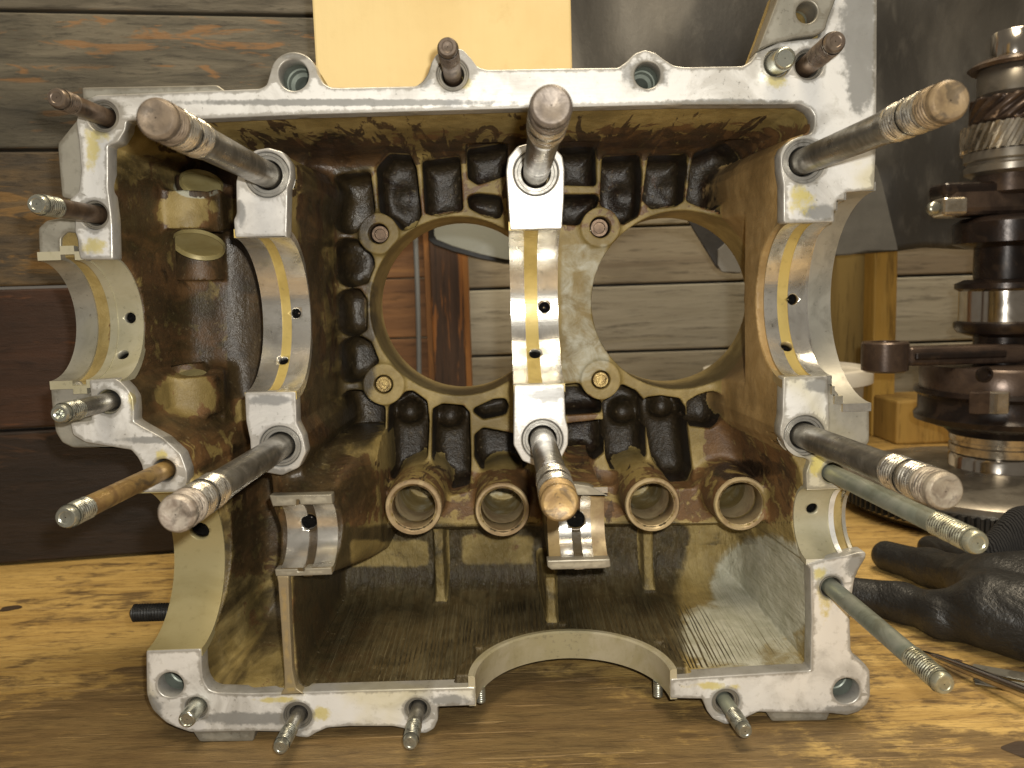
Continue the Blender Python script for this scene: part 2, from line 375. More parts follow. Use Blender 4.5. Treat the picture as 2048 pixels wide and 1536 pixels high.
def nets(vol, keep=None):
    D = vol.D; ins = D < 0
    nx, ny, nz = D.shape
    c = np.zeros((nx-1, ny-1, nz-1), np.uint8)
    for i in (0, 1):
        for j in (0, 1):
            for k in (0, 1): c += ins[i:nx-1+i, j:ny-1+j, k:nz-1+k]
    act = (c > 0) & (c < 8); I = np.argwhere(act).astype(np.int32)
    idx = np.full(act.shape, -1, np.int32); idx[act] = np.arange(len(I), dtype=np.int32)
    vals = {}
    for i in (0, 1):
        for j in (0, 1):
            for k in (0, 1): vals[(i, j, k)] = D[I[:, 0]+i, I[:, 1]+j, I[:, 2]+k]
    P = np.zeros((len(I), 3)); N = np.zeros(len(I))
    for ax in range(3):
        for u in (0, 1):
            for v in (0, 1):
                a = [0, 0, 0]; o = [q for q in range(3) if q != ax]; a[o[0]] = u; a[o[1]] = v; b2 = list(a); b2[ax] = 1
                va, vb = vals[tuple(a)], vals[tuple(b2)]; m = (va < 0) != (vb < 0)
                t = np.where(m, va/np.where(m, va-vb, 1), 0)
                p = np.zeros((len(I), 3)); p[:, o[0]] = u; p[:, o[1]] = v; p[:, ax] = t
                P += p*m[:, None]; N += m
    P = (P/N[:, None]+I)*vol.h+vol.lo
    g = np.zeros((len(I), 3))
    for ax in range(3):
        for (i, j, k), v in vals.items(): g[:, ax] += v*(1 if (i, j, k)[ax] else -1)
    g /= np.linalg.norm(g, axis=1)[:, None]+1e-12
    lab = vol.L[I[:, 0], I[:, 1], I[:, 2]]
    Q = []
    for ax in range(3):
        A = np.moveaxis(ins, ax, 0); o = [q for q in range(3) if q != ax]
        s0 = [slice(None)]*3; s1 = [slice(None)]*3
        s0[ax] = slice(0, -1); s1[ax] = slice(1, None)
        for q in o: s0[q] = slice(1, -1); s1[q] = slice(1, -1)
        x = ins[tuple(s0)] != ins[tuple(s1)]
        E = np.argwhere(x); E[:, o[0]] += 1; E[:, o[1]] += 1
        fl = ins[E[:, 0], E[:, 1], E[:, 2]]
        def cell(du, dv):
            e = E.copy(); e[:, o[0]] -= du; e[:, o[1]] -= dv; return idx[e[:, 0], e[:, 1], e[:, 2]]
        q = np.stack([cell(0, 0), cell(1, 0), cell(1, 1), cell(0, 1)], 1)
        if ax == 1: fl = ~fl
        q[~fl] = q[~fl][:, ::-1]
        Q.append(q)
    return P, np.concatenate(Q), g, lab
def fast_mesh(name, V, Q, N, mat, parent, attrs=None, label=None):
    me = bpy.data.meshes.new(name); off = world_loc(parent) if parent is not None else np.zeros(3)
    me.vertices.add(len(V)); me.vertices.foreach_set("co", (V-off).astype(np.float32).ravel())
    me.loops.add(len(Q)*4); me.loops.foreach_set("vertex_index", Q.astype(np.int32).ravel())
    me.polygons.add(len(Q)); me.polygons.foreach_set("loop_start", np.arange(0, len(Q)*4, 4, dtype=np.int32))
    me.update(calc_edges=True)
    me.polygons.foreach_set("use_smooth", np.ones(len(Q), bool))
    for k, a in (attrs or {}).items():
        x = me.attributes.new(k, 'FLOAT', 'POINT'); x.data.foreach_set("value", a.astype(np.float32))
    me.materials.append(mat); me.update()
    if N is not None: me.normals_split_custom_set_from_vertices(N.tolist())
    o = bpy.data.objects.new(name, me); link(o, parent)
    if label: o["label"] = label
    return o
def subset(V, Q, N, m, attrs):
    q = Q[m]; u, inv = np.unique(q, return_inverse=True); return V[u], inv.reshape(q.shape), N[u], {k: a[u] for k, a in attrs.items()}

# ================================================================== CRANKCASE HALF
case = thing("crankcase_half", BASE, "open half of a flat engine crankcase, oily cast alloy, studs pointing forward", "crankcase")

OUTER = [(105,300),(150,240),(156,174),(430,168),(520,177),(541,150),(552,120),(587,103),(622,115),(640,150),(655,172),(836,171),(856,147),(873,106),(908,95),(942,116),(959,138),(1236,135),(1270,106),(1290,99),(1330,120),(1350,133),(1485,132),(1515,99),(1533,51),(1565,-40),(1755,-40),(1749,379),(1743,809),(1743,884),(1725,915),(1702,925),(1698,945),(1716,991),(1732,1103),(1732,1115),(1712,1148),(1703,1200),(1703,1308),(1741,1339),(1741,1393),(1724,1418),(1695,1430),(1662,1426),(1534,1424),(1496,1434),(1455,1449),(1414,1422),(1405,1397),(951,1411),(875,1414),(875,1447),(852,1467),(786,1453),(699,1453),(641,1459),(616,1476),(595,1474),(509,1463),(397,1478),(352,1455),(319,1434),(298,1405),(292,1376),(292,1302),(292,990),(281,985),(286,954),(280,920),(268,898),(137,898),(103,867),(94,799),(91,765),(75,520),(70,513),(68,455),(84,441),(118,430),(114,393)]
CAVP = [(253,240),(393,236),(600,227),(1058,214),(1348,208),(1601,207),(1621,219),(1628,232),(1628,262),(1600,285),(1585,600),(1600,925),(1610,980),(1612,1128),(1621,1136),(1623,1339),(1341,1357),(951,1376),(430,1386),(414,1376),(404,1347),(402,1297),(402,985),(374,960),(374,942),(362,908),(328,877),(284,853),(268,843),(265,819),(262,785),(236,757),(230,640),(226,519),(219,376),(216,291),(236,284),(251,263)]
vol = Vol((-.212, -.004, ZB-.004), (.172, .132, .148), .00098)
X2, Z2 = vol.X, vol.Z
ALL = (slice(None),)*3
gx, gy, gz = vol.g(ALL)
# label codes
L_BODY, L_BACK, L_WEB, L_CAM, L_DIV, L_LIFT, L_BOSS, L_PIL, L_GUS, L_FLOOR = 1, 2, 10, 20, 24, 30, 40, 50, 60, 70
outer = sd_poly(X2, Z2, XZ(OUTER))[:, None, :]
vol.add(ALL, smax(outer+.0010+.05*np.maximum(gy-.02, 0), np.maximum(.004-gy, gy-.125), .002), 0, L_BODY)
cavd = sd_poly(X2, Z2, XZ(CAVP))
cav = smax(cavd[:, None, :]-.0008+.055*gy, gy-.104, .020)
vol.cut(ALL, cav, .001)
cyl((xw0(1600,0), 0, 0), 0, 0, 0, 0, 'cut') if False else None
S = vol.sl(W(1480,120,0), W(1665,-60,0)+np.array([0,.13,0]), .01); G0 = vol.g(S); vol.cut(S, np.maximum(np.maximum(.022-G0[1], float(W(1600,112,0)[2])-G0[2]), np.maximum(G0[0]-float(W(1660,50,0)[0]), -.5)), .002)
TOPZ = float(W(1348, 208, 0)[2])
def extr(poly, plane, y0, y1, lab, k=.005, inset=0.0, taper=0.0, pad=.012, smin=0.0):
    Q = XZ(poly, plane) if plane is not None else np.asarray(poly)
    S = vol.sl((Q[:, 0].min(), y0, Q[:, 1].min()), (Q[:, 0].max(), y1, Q[:, 1].max()), pad)
    d2 = sd_poly(vol.X[S[0], S[2]], vol.Z[S[0], S[2]], Q)[:, None, :]
    gx_, gy_, gz_ = vol.g(S)
    d = smax(d2+inset-taper*np.maximum(gy_-y0, 0), np.maximum(y0-gy_, gy_-y1), .0015+smin)
    vol.add(S, d, k, lab)
def cutpoly(poly, plane, y0, y1, k=.003, rr=.004, grow=.0019):
    Q = XZ(poly, plane); S = vol.sl((Q[:, 0].min(), y0, Q[:, 1].min()), (Q[:, 0].max(), y1, Q[:, 1].max()), .012)
    d2 = sd_poly(vol.X[S[0], S[2]], vol.Z[S[0], S[2]], Q)[:, None, :]
    _, gy_, _ = vol.g(S)
    vol.cut(S, smax(d2-grow, np.maximum(y0-gy_, gy_-y1), rr), k)
def cyl(p0, axis, r, a0, a1, mode='add', lab=None, k=.004, cone=0.0):
    """cylinder parallel to a world axis from a0 to a1"""
    lo = [0]*3; hi = [0]*3
    o = [q for q in range(3) if q != axis]
    for q in o: lo[q] = p0[q]-r; hi[q] = p0[q]+r
    lo[axis] = a0; hi[axis] = a1
    S = vol.sl(lo, hi, .012); G = vol.g(S)
    rad = np.sqrt((G[o[0]]-p0[o[0]])**2+(G[o[1]]-p0[o[1]])**2)-r-cone*(G[axis]-a0)
    d = np.maximum(rad, np.maximum(a0-G[axis], G[axis]-a1))
    if mode == 'add': vol.add(S, d, k, lab)
    else: vol.cut(S, d, k)

# back wall with its ribs: a plate whose front lies at .085, pocketed
RIBP = .085
extr([(560,230),(1580,215),(1580,1040),(560,1060)], RIBP, RIBP, .124, L_BACK, .010, taper=0)
extr([(215,230),(600,225),(600,1215),(380,1215),(380,960),(215,850)], .078, .078, .124, L_BACK, .012)
def Z1(off, s, pts): return [(off[0]+x/s, off[1]+y/s) for x, y in pts]
A1, A2, A3, A4, A5 = (640,280), (1100,280), (640,740), (1100,740), (600,450)
POCK = [Z1(A1,5.12,[(610,290),(720,170),(900,180),(950,290),(1000,760),(950,850),(850,890),(740,850),(640,740)]),
 Z1(A1,5.12,[(1080,240),(1400,200),(1425,690),(1200,735),(1110,720)]),
 Z1(A1,5.12,[(1540,120),(1880,60),(1890,330),(1620,415),(1550,370)]),
 Z1(A1,5.12,[(1550,600),(1620,580),(1840,600),(1870,700),(1830,765),(1700,745),(1560,670)]),
 Z1(A1,5.12,[(150,400),(480,360),(530,760),(420,880),(330,920),(100,910),(60,700)]),
 Z1(A1,5.12,[(110,1080),(200,1040),(380,1050),(500,1160),(520,1280),(460,1430),(320,1470),(190,1450),(110,1350)]),
 Z1(A2,5.12,[(130,110),(430,110),(440,430),(130,420)]),
 Z1(A2,5.12,[(110,590),(460,590),(450,720),(330,840),(110,820)]),
 Z1(A2,5.12,[(570,200),(890,180),(910,330),(890,700),(870,760),(740,830),(640,800),(550,700)]),
 Z1(A2,5.12,[(1040,190),(1370,180),(1340,600),(1280,640),(1050,665),(990,600)]),
 Z1(A2,5.12,[(1500,170),(1800,60),(1950,200),(1870,600),(1790,710),(1640,680),(1440,600)]),
 Z1(A3,4.876,[(200,230),(420,230),(600,350),(590,1000),(570,1130),(400,1140),(380,1000),(240,900),(150,500)]),
 Z1(A3,4.876,[(700,340),(820,240),(900,240),(1010,320),(1030,500),(1010,920),(950,980),(720,1050),(680,900)]),
 Z1(A3,4.876,[(1130,400),(1200,365),(1380,380),(1425,430),(1440,900),(1430,1100),(1280,1140),(1120,1050)]),
 Z1(A3,4.876,[(1530,400),(1700,320),(1800,310),(1830,350),(1800,410),(1600,450)]),
 Z1(A3,4.876,[(1540,650),(1600,600),(1870,650),(1900,850),(2000,900),(1900,1050),(1600,960),(1540,850)]),
 Z1(A5,2.926,[(190,400),(340,395),(370,440),(370,600),(330,630),(230,625),(190,560)]),
 Z1(A5,2.926,[(205,690),(360,675),(400,700),(445,810),(390,890),(260,910),(205,860)]),
 Z1(A4,4.876,[(130,180),(290,160),(470,300),(470,390),(130,410)]),
 Z1(A4,4.876,[(160,560),(490,520),(490,800),(430,850),(160,810)]),
 Z1(A4,4.876,[(550,300),(690,170),(820,230),(880,300),(910,850),(880,940),(700,990),(620,950),(580,850)]),
 Z1(A4,4.876,[(960,300),(1080,285),(1250,310),(1290,380),(1360,980),(1330,1060),(1180,1070),(1040,950),(960,450)]),
 Z1(A4,4.876,[(1370,330),(1450,280),(1690,200),(1740,280),(1700,450),(1560,540),(1390,520)])]
DEEP = [.104,.102,.103,.100,.099,.105,.103,.101,.105,.104,.104,.102,.106,.106,.099,.104,.101,.103,.103,.104,.106,.106,.100]
extr([(640,985),(1580,965),(1580,1045),(640,1060)], .072, .072, .112, L_BACK, .010)
# domed lumps left standing in the pockets (cast cooling-fin roots)
for P, dz in zip(POCK, DEEP): cutpoly(P, RIBP, .060, dz+.009, .0012, .009)
for (px, py, r, yd) in [(700,520,34,.119),(700,430,30,.117),(812,400,22,.117),(1240,400,22,.117),(1330,385,22,.118),
                        (822,822,26,.110),(902,830,26,.110),(1243,822,26,.110),(1320,812,24,.110)]:
    c = W(px, py, yd); rr = pxlen(r, yd); S = vol.sl(c-rr, c+rr, .008); G = vol.g(S)
    vol.add(S, np.sqrt((G[0]-c[0])**2+((G[1]-c[1])*.8)**2+(G[2]-c[2])**2)-rr*.85, .007, L_BACK)
# bearing webs (from the three pedestal pairs back to the wall)
WEB3 = [(470,475),(467,440),(473,427),(472,362),(485,320),(510,300),(537,295),(565,303),(580,325),(582,350),(575,376),(573,474),(591,783),(593,846),(606,872),(612,905),(598,935),(564,951),(525,944),(502,915),(500,880),(492,843),(490,783)]
WEB2 = [(1020,460),(1012,342),(1016,315),(1035,292),(1070,283),(1106,292),(1125,312),(1129,338),(1128,393),(1124,458),(1129,768),(1131,836),(1137,860),(1136,890),(1122,918),(1081,936),(1045,922),(1027,890),(1028,770)]
WEB1 = [(1570,446),(1567,369),(1562,342),(1561,308),(1568,290),(1590,275),(1650,275),(1700,330),(1700,900),(1650,921),(1600,912),(1570,890),(1560,862),(1565,833),(1567,754)]
extr(WEB3, 0, .004, .112, L_WEB, .007, .0006, .025)
extr(WEB2, 0, .004, .112, L_WEB+1, .007, .0006, .0)
extr(WEB1, 0, .004, .112, L_WEB+2, .010, .0006, .03)
# flow of metal from web 3 to the left chamber wall
AXZ = {}
def axis_z(t, b): return float((W(*t)[2]+W(*b)[2])/2), float((W(*t)[2]-W(*b)[2])/2)
zc3, rc3 = axis_z((520,474), (540,784)); zc2, rc2 = axis_z((1072,459), (1078,769)); zc1, rc1 = axis_z((1620,445), (1620,753))
z4, r4 = axis_z((150,519), (160,761))
zp, rp = axis_z((350,985), (350,1299))
zcl, rcl = axis_z((600,1010), (605,1136)); zcm, rcm = axis_z((1150,990), (1155,1121)); zcr, rcr = axis_z((1650,979), (1660,1118))
xw = lambda px, py, Y=0: float(W(px, py, Y)[0])
# cam bearing pedestals
CAML = [(540,990),(665,990),(663,1152),(575,1153),(553,1152),(548,1060)]
extr([(558,992),(655,992),(660,1150),(556,1150)], 0, .003, .112, L_CAM, .010, .0, .25)
extr([(1092,992),(1216,992),(1220,1134),(1097,1136)], 0, .003, .112, L_CAM+1, .006, .0004, .0)
extr([(555,940),(590,940),(600,1010),(560,1010)], .02, .02, .112, L_CAM, .012)
extr([(1075,900),(1125,900),(1135,1010),(1085,1010)], .03, .03, .112, L_CAM+1, .008)
# dividing rib in the sump and small gussets
extr([(554,1150),(577,1150),(582,1250),(594,1386),(572,1390),(562,1250)], 0, .0005, .108, L_DIV, .006, 0, .01)
zf_ = float(W(951, 1376)[2])
def gusset(px, Ya, lab, ytop=1040):
    a = W(px, ytop, .104); x = a[0]; hw = .0024
    S = vol.sl((x-hw, Ya-.01, ZB), (x+hw, .112, a[2]), .012); G = vol.g(S)
    z0 = float(W(px, 1385, 0)[2])
    front = Ya+.004*np.clip((G[2]-z0)/(a[2]-z0), 0, 1)
    d = smax(np.abs(G[0]-x)-hw-.05*(G[1]-Ya), np.maximum(np.maximum(front-G[1], zf_-.003-G[2]), np.maximum(G[2]-a[2], G[1]-.112)), .002)
    vol.add(S, d, .004, lab)
gusset(880, .086, L_GUS); gusset(1092, .056, L_GUS+1, 1100); gusset(1288, .088, L_GUS+2)
# shelf that carries the lifter bosses, and the bosses
LIFT_P = [(827,1015,60,45),(1005,1020,58,45),(1305,1010,58,45),(1483,1008,58,45)]
YL = .045
for i, (px, py, ro, ri) in enumerate(LIFT_P):
    c = W(px, py, YL); cyl(c, 1, pxlen(ro, YL)-.0003, YL, .112, 'add', L_LIFT+i, .004, .01)
# ring lips and stud bosses on the rib plane
BOSS = [(757,467,39,20),(1201,454,38,21),(767,769,41,19),(1202,760,39,19)]
for i, (px, py, ro, ri) in enumerate(BOSS):
    c = W(px, py, RIBP-.002); cyl(c, 1, pxlen(ro, RIBP), RIBP-.002, .112, 'add', L_BOSS+i, .003)
# pillar, distributor bores in the left chamber
c = W(395, 600, .082); cyl(c, 2, .0125, float(W(395,760,.082)[2]), float(W(395,500,.082)[2]), 'add', L_PIL, .014)
c = W(372, 420, .060); cyl(c, 2, .0152, float(W(372,458,.05)[2]), float(W(372,382,.05)[2]), 'add', L_PIL+1, .004)
extr([(330,385),(440,385),(445,455),(335,458)], .06, .06, .112, L_PIL+1, .006)
c = W(375, 790, .054); cyl(c, 2, .0158, float(W(372,828,.05)[2]), float(W(372,752,.05)[2]), 'add', L_PIL+2, .005)
extr([(320,745),(440,745),(445,830),(330,835)], .06, .06, .112, L_PIL+2, .008)
# bores
def bore(z0, r, x0, x1, dr=.0014): cyl((0, 0, z0), 0, r+dr, x0, x1, 'cut', None, 0)
bore(zc3, rc3, xw(465,630)-.004, xw(600,630)+.006); bore(zc2, rc2, xw(1005,610)-.004, xw(1140,610)+.004)
bore(zc1, rc1, xw(1560,600)-.008, xw(1700,600)); bore(zc1, float(W(1690,385)[2]-zc1), xw(1690,600), .2, .0016)
cyl((0,0,zc1), 0, float(W(1680,400)[2]-zc1)+.0012, xw(1673,600), .2, 'cut', None, 0)
cyl((0,0,zc1), 0, float(W(1672,421)[2]-zc1)+.0012, xw(1668,600), .2, 'cut', None, 0)
bore(z4, r4, -.25, xw(228,640)+.004); bore(zp, rp, -.25, xw(404,1140)+.003)
bore(zcl, rcl, xw(548,1070)-.004, xw(668,1070)+.006); bore(zcm, rcm, xw(1085,1060)-.004, xw(1222,1060)+.004)
bore(zcr, rcr, xw(1600,1050)-.012, .2)
def dep(px, py, z0, r):   # depth on the half cylinder seen at this pixel
    Y = .02
    for _ in range(60):
        z = float(W(px, py, Y)[2])-z0; Yn = math.sqrt(max(r*r-z*z, 0)); Y = .6*Y+.4*Yn
    return Y
for px, py, rpx, zz, r_ in [(591,627,10,zc3,rc3),(566,719,10,zc3,rc3),(1089,615,11,zc2,rc2),(1070,705,12,zc2,rc2),(1586,599,11,zc1,rc1),(1574,691,12,zc1,rc1),(259,636,11,z4,r4),(245,708,11,z4,r4),(617,1046,16,zcl,rcl),(1152,1040,19,zcm,rcm),(1625,1018,12,zcr,rcr),(398,1062,20,zp,rp)]:
    Y_ = dep(px, py, zz, r_); p = W(px, py, Y_); d_ = _nrm(np.array([0, p[1], p[2]-zz])); rr = pxlen(rpx, Y_)+.0008
    for q in (.001, .003, .005, .007):
        c = p+d_*q; S = vol.sl(c-rr, c+rr, .003); G_ = vol.g(S); vol.cut(S, np.sqrt((G_[0]-c[0])**2+(G_[1]-c[1])**2+(G_[2]-c[2])**2)-rr, 0)
# cylinder openings, lifter bores, stud holes
HOLE = [(919,614,178),(1361,602,178)]
for px, py, r in HOLE:
    c = W(px, py, RIBP); cyl(c, 1, pxlen(r, RIBP)-.0003, .05, .13, 'cut', None, .0012)
for px, py, ro, ri in LIFT_P:
    c = W(px, py, YL); cyl(c, 1, pxlen(ri, YL), YL-.01, .105, 'cut', None, 0)
    c2 = W(px, py, YL)+np.array([.002, 0, -.001]); cyl(c2, 1, .0062, .09, .13, 'cut', None, 0)
for px, py, ro, ri in BOSS:
    c = W(px, py, RIBP-.002); cyl(c, 1, pxlen(ri, RIBP), .07, .108, 'cut', None, 0)
c = W(397, 500, .066)
for c, rr, a0, a1 in [(W(397,495,.069), .0125, float(W(397,560,.069)[2]), float(W(397,462,.069)[2])+.002), (W(398,372,.066), .0105, float(W(398,395,.06)[2]), float(W(398,352,.06)[2])+.001),
                      (W(372,745,.060), .0110, float(W(372,758,.055)[2]), float(W(372,735,.055)[2])+.001)]:
    cyl(c, 2, rr, a0, a1, 'cut', None, .0015)
# strainer opening in the floor: pad and half-round cut
zf = float(W(951, 1376)[2]); xs = xw(1146, 1380); rs = (xw(1341,1380)-xw(951,1380))/2
cyl((xs, -.002, 0), 2, rs+.0095, zf-.004, zf+.0045, 'add', L_FLOOR, .003)
cyl((xs, .0004, 0), 2, rs+.0014, ZB-.01, zf+.02, 'cut', None, .001)
for px, py, yy in [(957,1313,.030),(1126,1268,.054),(1320,1300,.030)]:
    c = W(px, py, yy); cyl(c, 2, .0022, zf-.002, zf+.006, 'add', L_FLOOR, .002)
# holes through ears
EARS = [(587,150,29),(1295,150,25),(341,1370,27),(1693,1382,28),(1611,27,20)]
for px, py, r in EARS:
    c = W(px, py, 0); cyl(c, 1, pxlen(r)+.0012, -.01, .064, 'cut', None, 0)
HOLEM = mat_machined('green_grey_hole_wall', (.25, .28, .24), (.17, .19, .16), .3, .45, .1, .5)
STUDS = [  # base px, tip px, radius m, shank material, thread material, thread len, kind, ring radius px
 ((533,349),(310,235),.0060,'main'),((1072,345),(1103,210),.0060,'main'),((1609,322),(1903,200),.0060,'main'),
 ((560,893),(350,1030),.0060,'main'),((1085,880),(1120,1008),.0060,'main'),((1610,872),(1893,984),.0060,'main')]
for b_, *_ in STUDS:
    c = W(*b_, 0); cyl(c, 1, .0085, -.01, .02, 'cut', None, 0)
SMALL = [((205,232),(112,195),.0039,BRST,BRTH,.011,30,'brown short stud in the upper left corner'),
 ((188,428),(72,408),.0039,BRST,ZINC,.013,29,'dull short stud above the left bearing notch'),
 ((215,803),(118,828),.0040,STEEL,ZINC,.013,28,'short grey stud with a hollow end below the left bearing'),
 ((325,942),(130,1036),.0041,YEST,ZINC,.013,27,'long yellow stained stud at the lower left'),
 ((905,148),(895,93),.0039,BRST,BRTH,.015,31,'brown stud in the middle ear of the top edge'),
 ((1618,128),(1672,82),.0043,BRST,BRTH,.019,28,'brown stud beside the pin at the upper right'),
 ((1665,947),(1957,1087),.0040,GRST,GRTH,.022,22,'long green grey stud above the right cam bearing'),
 ((1665,1177),(1890,1370),.0040,GRST,GRTH,.020,24,'long green grey stud below the right cam bearing'),
 ((1452,1405),(1491,1464),.0034,GRST,ZINC,.014,29,'short grey stud on the bottom edge at the right'),
 ((835,1421),(820,1487),.0034,STEEL,ZINC,.013,27,'short zinc stud on the bottom edge, nearest the big opening'),
 ((595,1432),(560,1496),.0034,STEEL,ZINC,.013,30,'short zinc stud on the bottom edge below the thin rib')]
for s in SMALL:
    c = W(*s[0], 0); cyl(c, 1, s[2]+.0012, -.01, .02, 'cut', None, 0)

vol.cut(ALL, gy-.004, 0)
P, Q, G, LAB = nets(vol)
# keep the faces a viewer could ever meet; the whole closed shell is kept
PX, PY = topx(P)
y = P[:, 1]
fl = ((G[:, 2] > .6) & (P[:, 2] < zf+.022) & (y > .002) & (P[:, 0] > xw(596,1380)) & (P[:, 0] < xw(1623,1340)) & (P[:, 2] > zf-.004)) 
def S_(v, a, b): t = np.clip((v-a)/(b-a), 0, 1); return t*t*(3-2*t)
def ell(cx, cy, rx, ry, soft=.35):
    d = np.sqrt(((PX-cx)/rx)**2+((PY-cy)/ry)**2); return 1-S_(d, 1-soft, 1+soft)
def rect(x0, x1, y0, y1, s=25): return S_(PX, x0-s, x0+s)*(1-S_(PX, x1-s, x1+s))*S_(PY, y0-s, y0+s)*(1-S_(PY, y1-s, y1+s))
inside = (y > .004)*S_(-np.interp(0, [0], [0])+1, 0, 1)
brown = np.zeros(len(P)); black = np.zeros(len(P)); clean = np.zeros(len(P)); film = np.zeros(len(P)); drip = np.zeros(len(P))
def up(a, v): np.maximum(a, v, out=a)
# top wall: varnish that starts some way in and turns solid at the back
tw = rect(560, 1640, 190, 345, 20)
up(brown, tw*S_(y, .006, .045)*.45)
up(brown, rect(640, 1500, 330, 470)*.47); up(drip, rect(640, 1500, 300, 480)*.22); up(brown, rect(1190, 1640, 240, 330)*.60)
up(brown, rect(215, 480, 350, 880)*.66); up(brown, rect(450, 680, 830, 1160)*.62); up(brown, rect(480, 560, 1000, 1400)*.4)
up(brown, rect(590, 650, 380, 900, 15)*.66); up(brown, rect(640, 750, 900, 1060)*.68)
up(brown, rect(700, 1600, 925, 1050)*.56); up(drip, rect(640, 1600, 900, 1060)*.30); up(brown, rect(1400, 1600, 820, 1000)*.62)
up(brown, rect(640, 760, 440, 770)*.50); up(brown, rect(720, 1480, 780, 930)*.36); brown *= 1-.55*ell(420,680,60,90,.5); up(brown, rect(1125, 1210, 780, 1000)*.6)
up(brown, rect(560, 760, 1150, 1400)*.45)
up(brown, rect(450,528,470,800,8)*.66); up(film, rect(450,528,470,800,8)*.7); up(black, rect(455,500,480,790,8)*.42); up(black, rect(215, 335, 330, 480)*.50); up(black, rect(230,480,380,760)*.40); up(black, ell(290,430,40,60)*.5); up(black, ell(455,430,25,120)*.55); up(black, ell(440,800,30,80)*.5); up(film, rect(590,760,300,1040)*.62); up(film, rect(450,760,850,1160)*.6); up(black, ell(450, 620, 40, 120)*.45); up(black, ell(300, 600, 30, 130)*.45)
up(black, ell(610, 1010, 60, 40)*.4); up(black, rect(455, 500, 880, 1100, 15)*.55)
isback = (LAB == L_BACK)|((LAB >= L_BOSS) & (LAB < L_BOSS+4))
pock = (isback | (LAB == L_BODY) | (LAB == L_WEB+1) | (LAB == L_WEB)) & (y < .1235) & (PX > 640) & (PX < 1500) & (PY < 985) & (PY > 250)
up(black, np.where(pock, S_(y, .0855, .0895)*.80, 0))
for e in [(668,310,60,55,.7),(1000,320,80,30,.45),(1160,300,50,40,.55),(1420,330,110,55,.62),(700,420,70,60,.55),(655,900,70,70,.55),(720,850,60,60,.6),(880,960,140,30,.35),(1480,940,80,26,.6),(1440,410,60,60,.6),(1080,985,60,40,.4)]: up(black, ell(*e[:4], .5)*e[4])
# sump
sump = rect(590, 1640, 1045, 1420, 12)
up(brown, sump*.30); up(film, rect(585, 1380, 1045, 1420, 25)*.92); up(film, rect(1370, 1640, 1045, 1420, 25)*.40); up(film, rect(395, 590, 900, 1400, 20)*.55)
up(film, rect(215, 480, 300, 900)*.56); up(brown, rect(240, 480, 400, 960)*.60); up(drip, rect(280, 1625, 222, 400, 12)*(y < .084)*(.33+.40*S_(y, .010, .085))); up(drip, rect(300, 480, 250, 400)*.35); up(drip, rect(590, 680, 380, 900, 12)*.45); up(black, rect(680, 860, 1060, 1150, 14)*.36); up(black, rect(905, 1070, 1130, 1180, 14)*.5)
up(black, rect(690, 870, 1130, 1175, 14)*.5); up(black, rect(600, 1000, 1200, 1330, 50)*.40); up(black, rect(1120,1270,1160,1290, 30)*.42); up(black, rect(640, 700, 1040, 1200, 14)*.48)
up(black, ell(1320,1200,90,70,.6)*.55); up(black, ell(1000,1160,330,26,.5)*.5); up(black, rect(1120,1260,1060,1230,20)*.45)
up(black, ell(1590,1330,50,30,.5)*.6)
up(clean, ell(1530,1180,110,110,.5)*.95); up(clean, ell(1450,1270,120,80,.6)*.7); up(clean, rect(1390,1620,1250,1360)*.55)
up(clean, rect(400,560,1140,1370,20)*.35)
k_ = ell(1500,1200,150,150,.6); black *= 1-.7*k_*(PY > 1090); brown *= 1-.8*k_*(PY > 1090); film *= 1-.75*k_*(PY > 1090); film *= 1-.5*rect(1390,1620,1250,1360); film *= 1-.7*rect(700,860,1080,1135,12); film *= 1-.7*rect(925,1070,1070,1130,12)
# centre web root between the openings, ring lips, right web flank: less varnish
k_ = rect(1115,1225,480,770,12); brown *= 1-.75*k_; black *= 1-k_; up(clean, k_*.5)
k_ = rect(1440,1600,250,900,20)*(LAB == L_WEB+2); drip *= 1-.8*k_; brown *= 1-.7*k_; black *= 1-.8*k_; up(clean, k_*.12)
for px, py, r in HOLE:
    d = np.hypot(PX-px, PY-py); black *= np.where(d < r+13, .05, 1); brown *= np.where((np.abs(d-r) < 10) | (d < r), .35, 1)
k_ = rect(740,1000,770,930,15)+rect(1190,1400,770,930,15); brown *= 1-.30*np.clip(k_, 0, 1)
up(clean, ell(397,374,52,24,.3)*.9*(y > .03)); brown *= 1-.9*ell(397,372,55,20,.3)
k_ = ell(372,420,56,38,.3)+ell(372,790,60,42,.3); brown *= 1-.5*np.clip(k_, 0, 1); film *= 1-.6*np.clip(k_, 0, 1); black *= 1-.9*np.clip(k_, 0, 1)
k_ = (LAB >= L_GUS) & (LAB < L_GUS+3); brown[k_] *= .4; black[k_] *= .25; film[k_] *= .5; drip[k_] = 0
# inside the lifter bores and the outside shell: bare alloy
for px, py, ro, ri in LIFT_P:
    k_ = np.hypot(PX-px, PY-py) < ri; brown[k_] *= .3; black[k_] = 0; clean[k_] = np.maximum(clean[k_], .45)
outside = (outer_d := None)
groove = (fl | (sump*(y > .004) > .5)).astype(float)*np.where((LAB == L_DIV)|(LAB >= L_CAM)&(LAB < L_CAM+4), 0, 1)*((PX > 600))
attrs = dict(brown=brown, black=black, clean=clean, groove=groove, film=film, drip=drip)
LABF = LAB[Q[:, 0]]; LABF = np.where((LABF == L_BODY) & fl[Q].all(1), L_FLOOR, LABF)
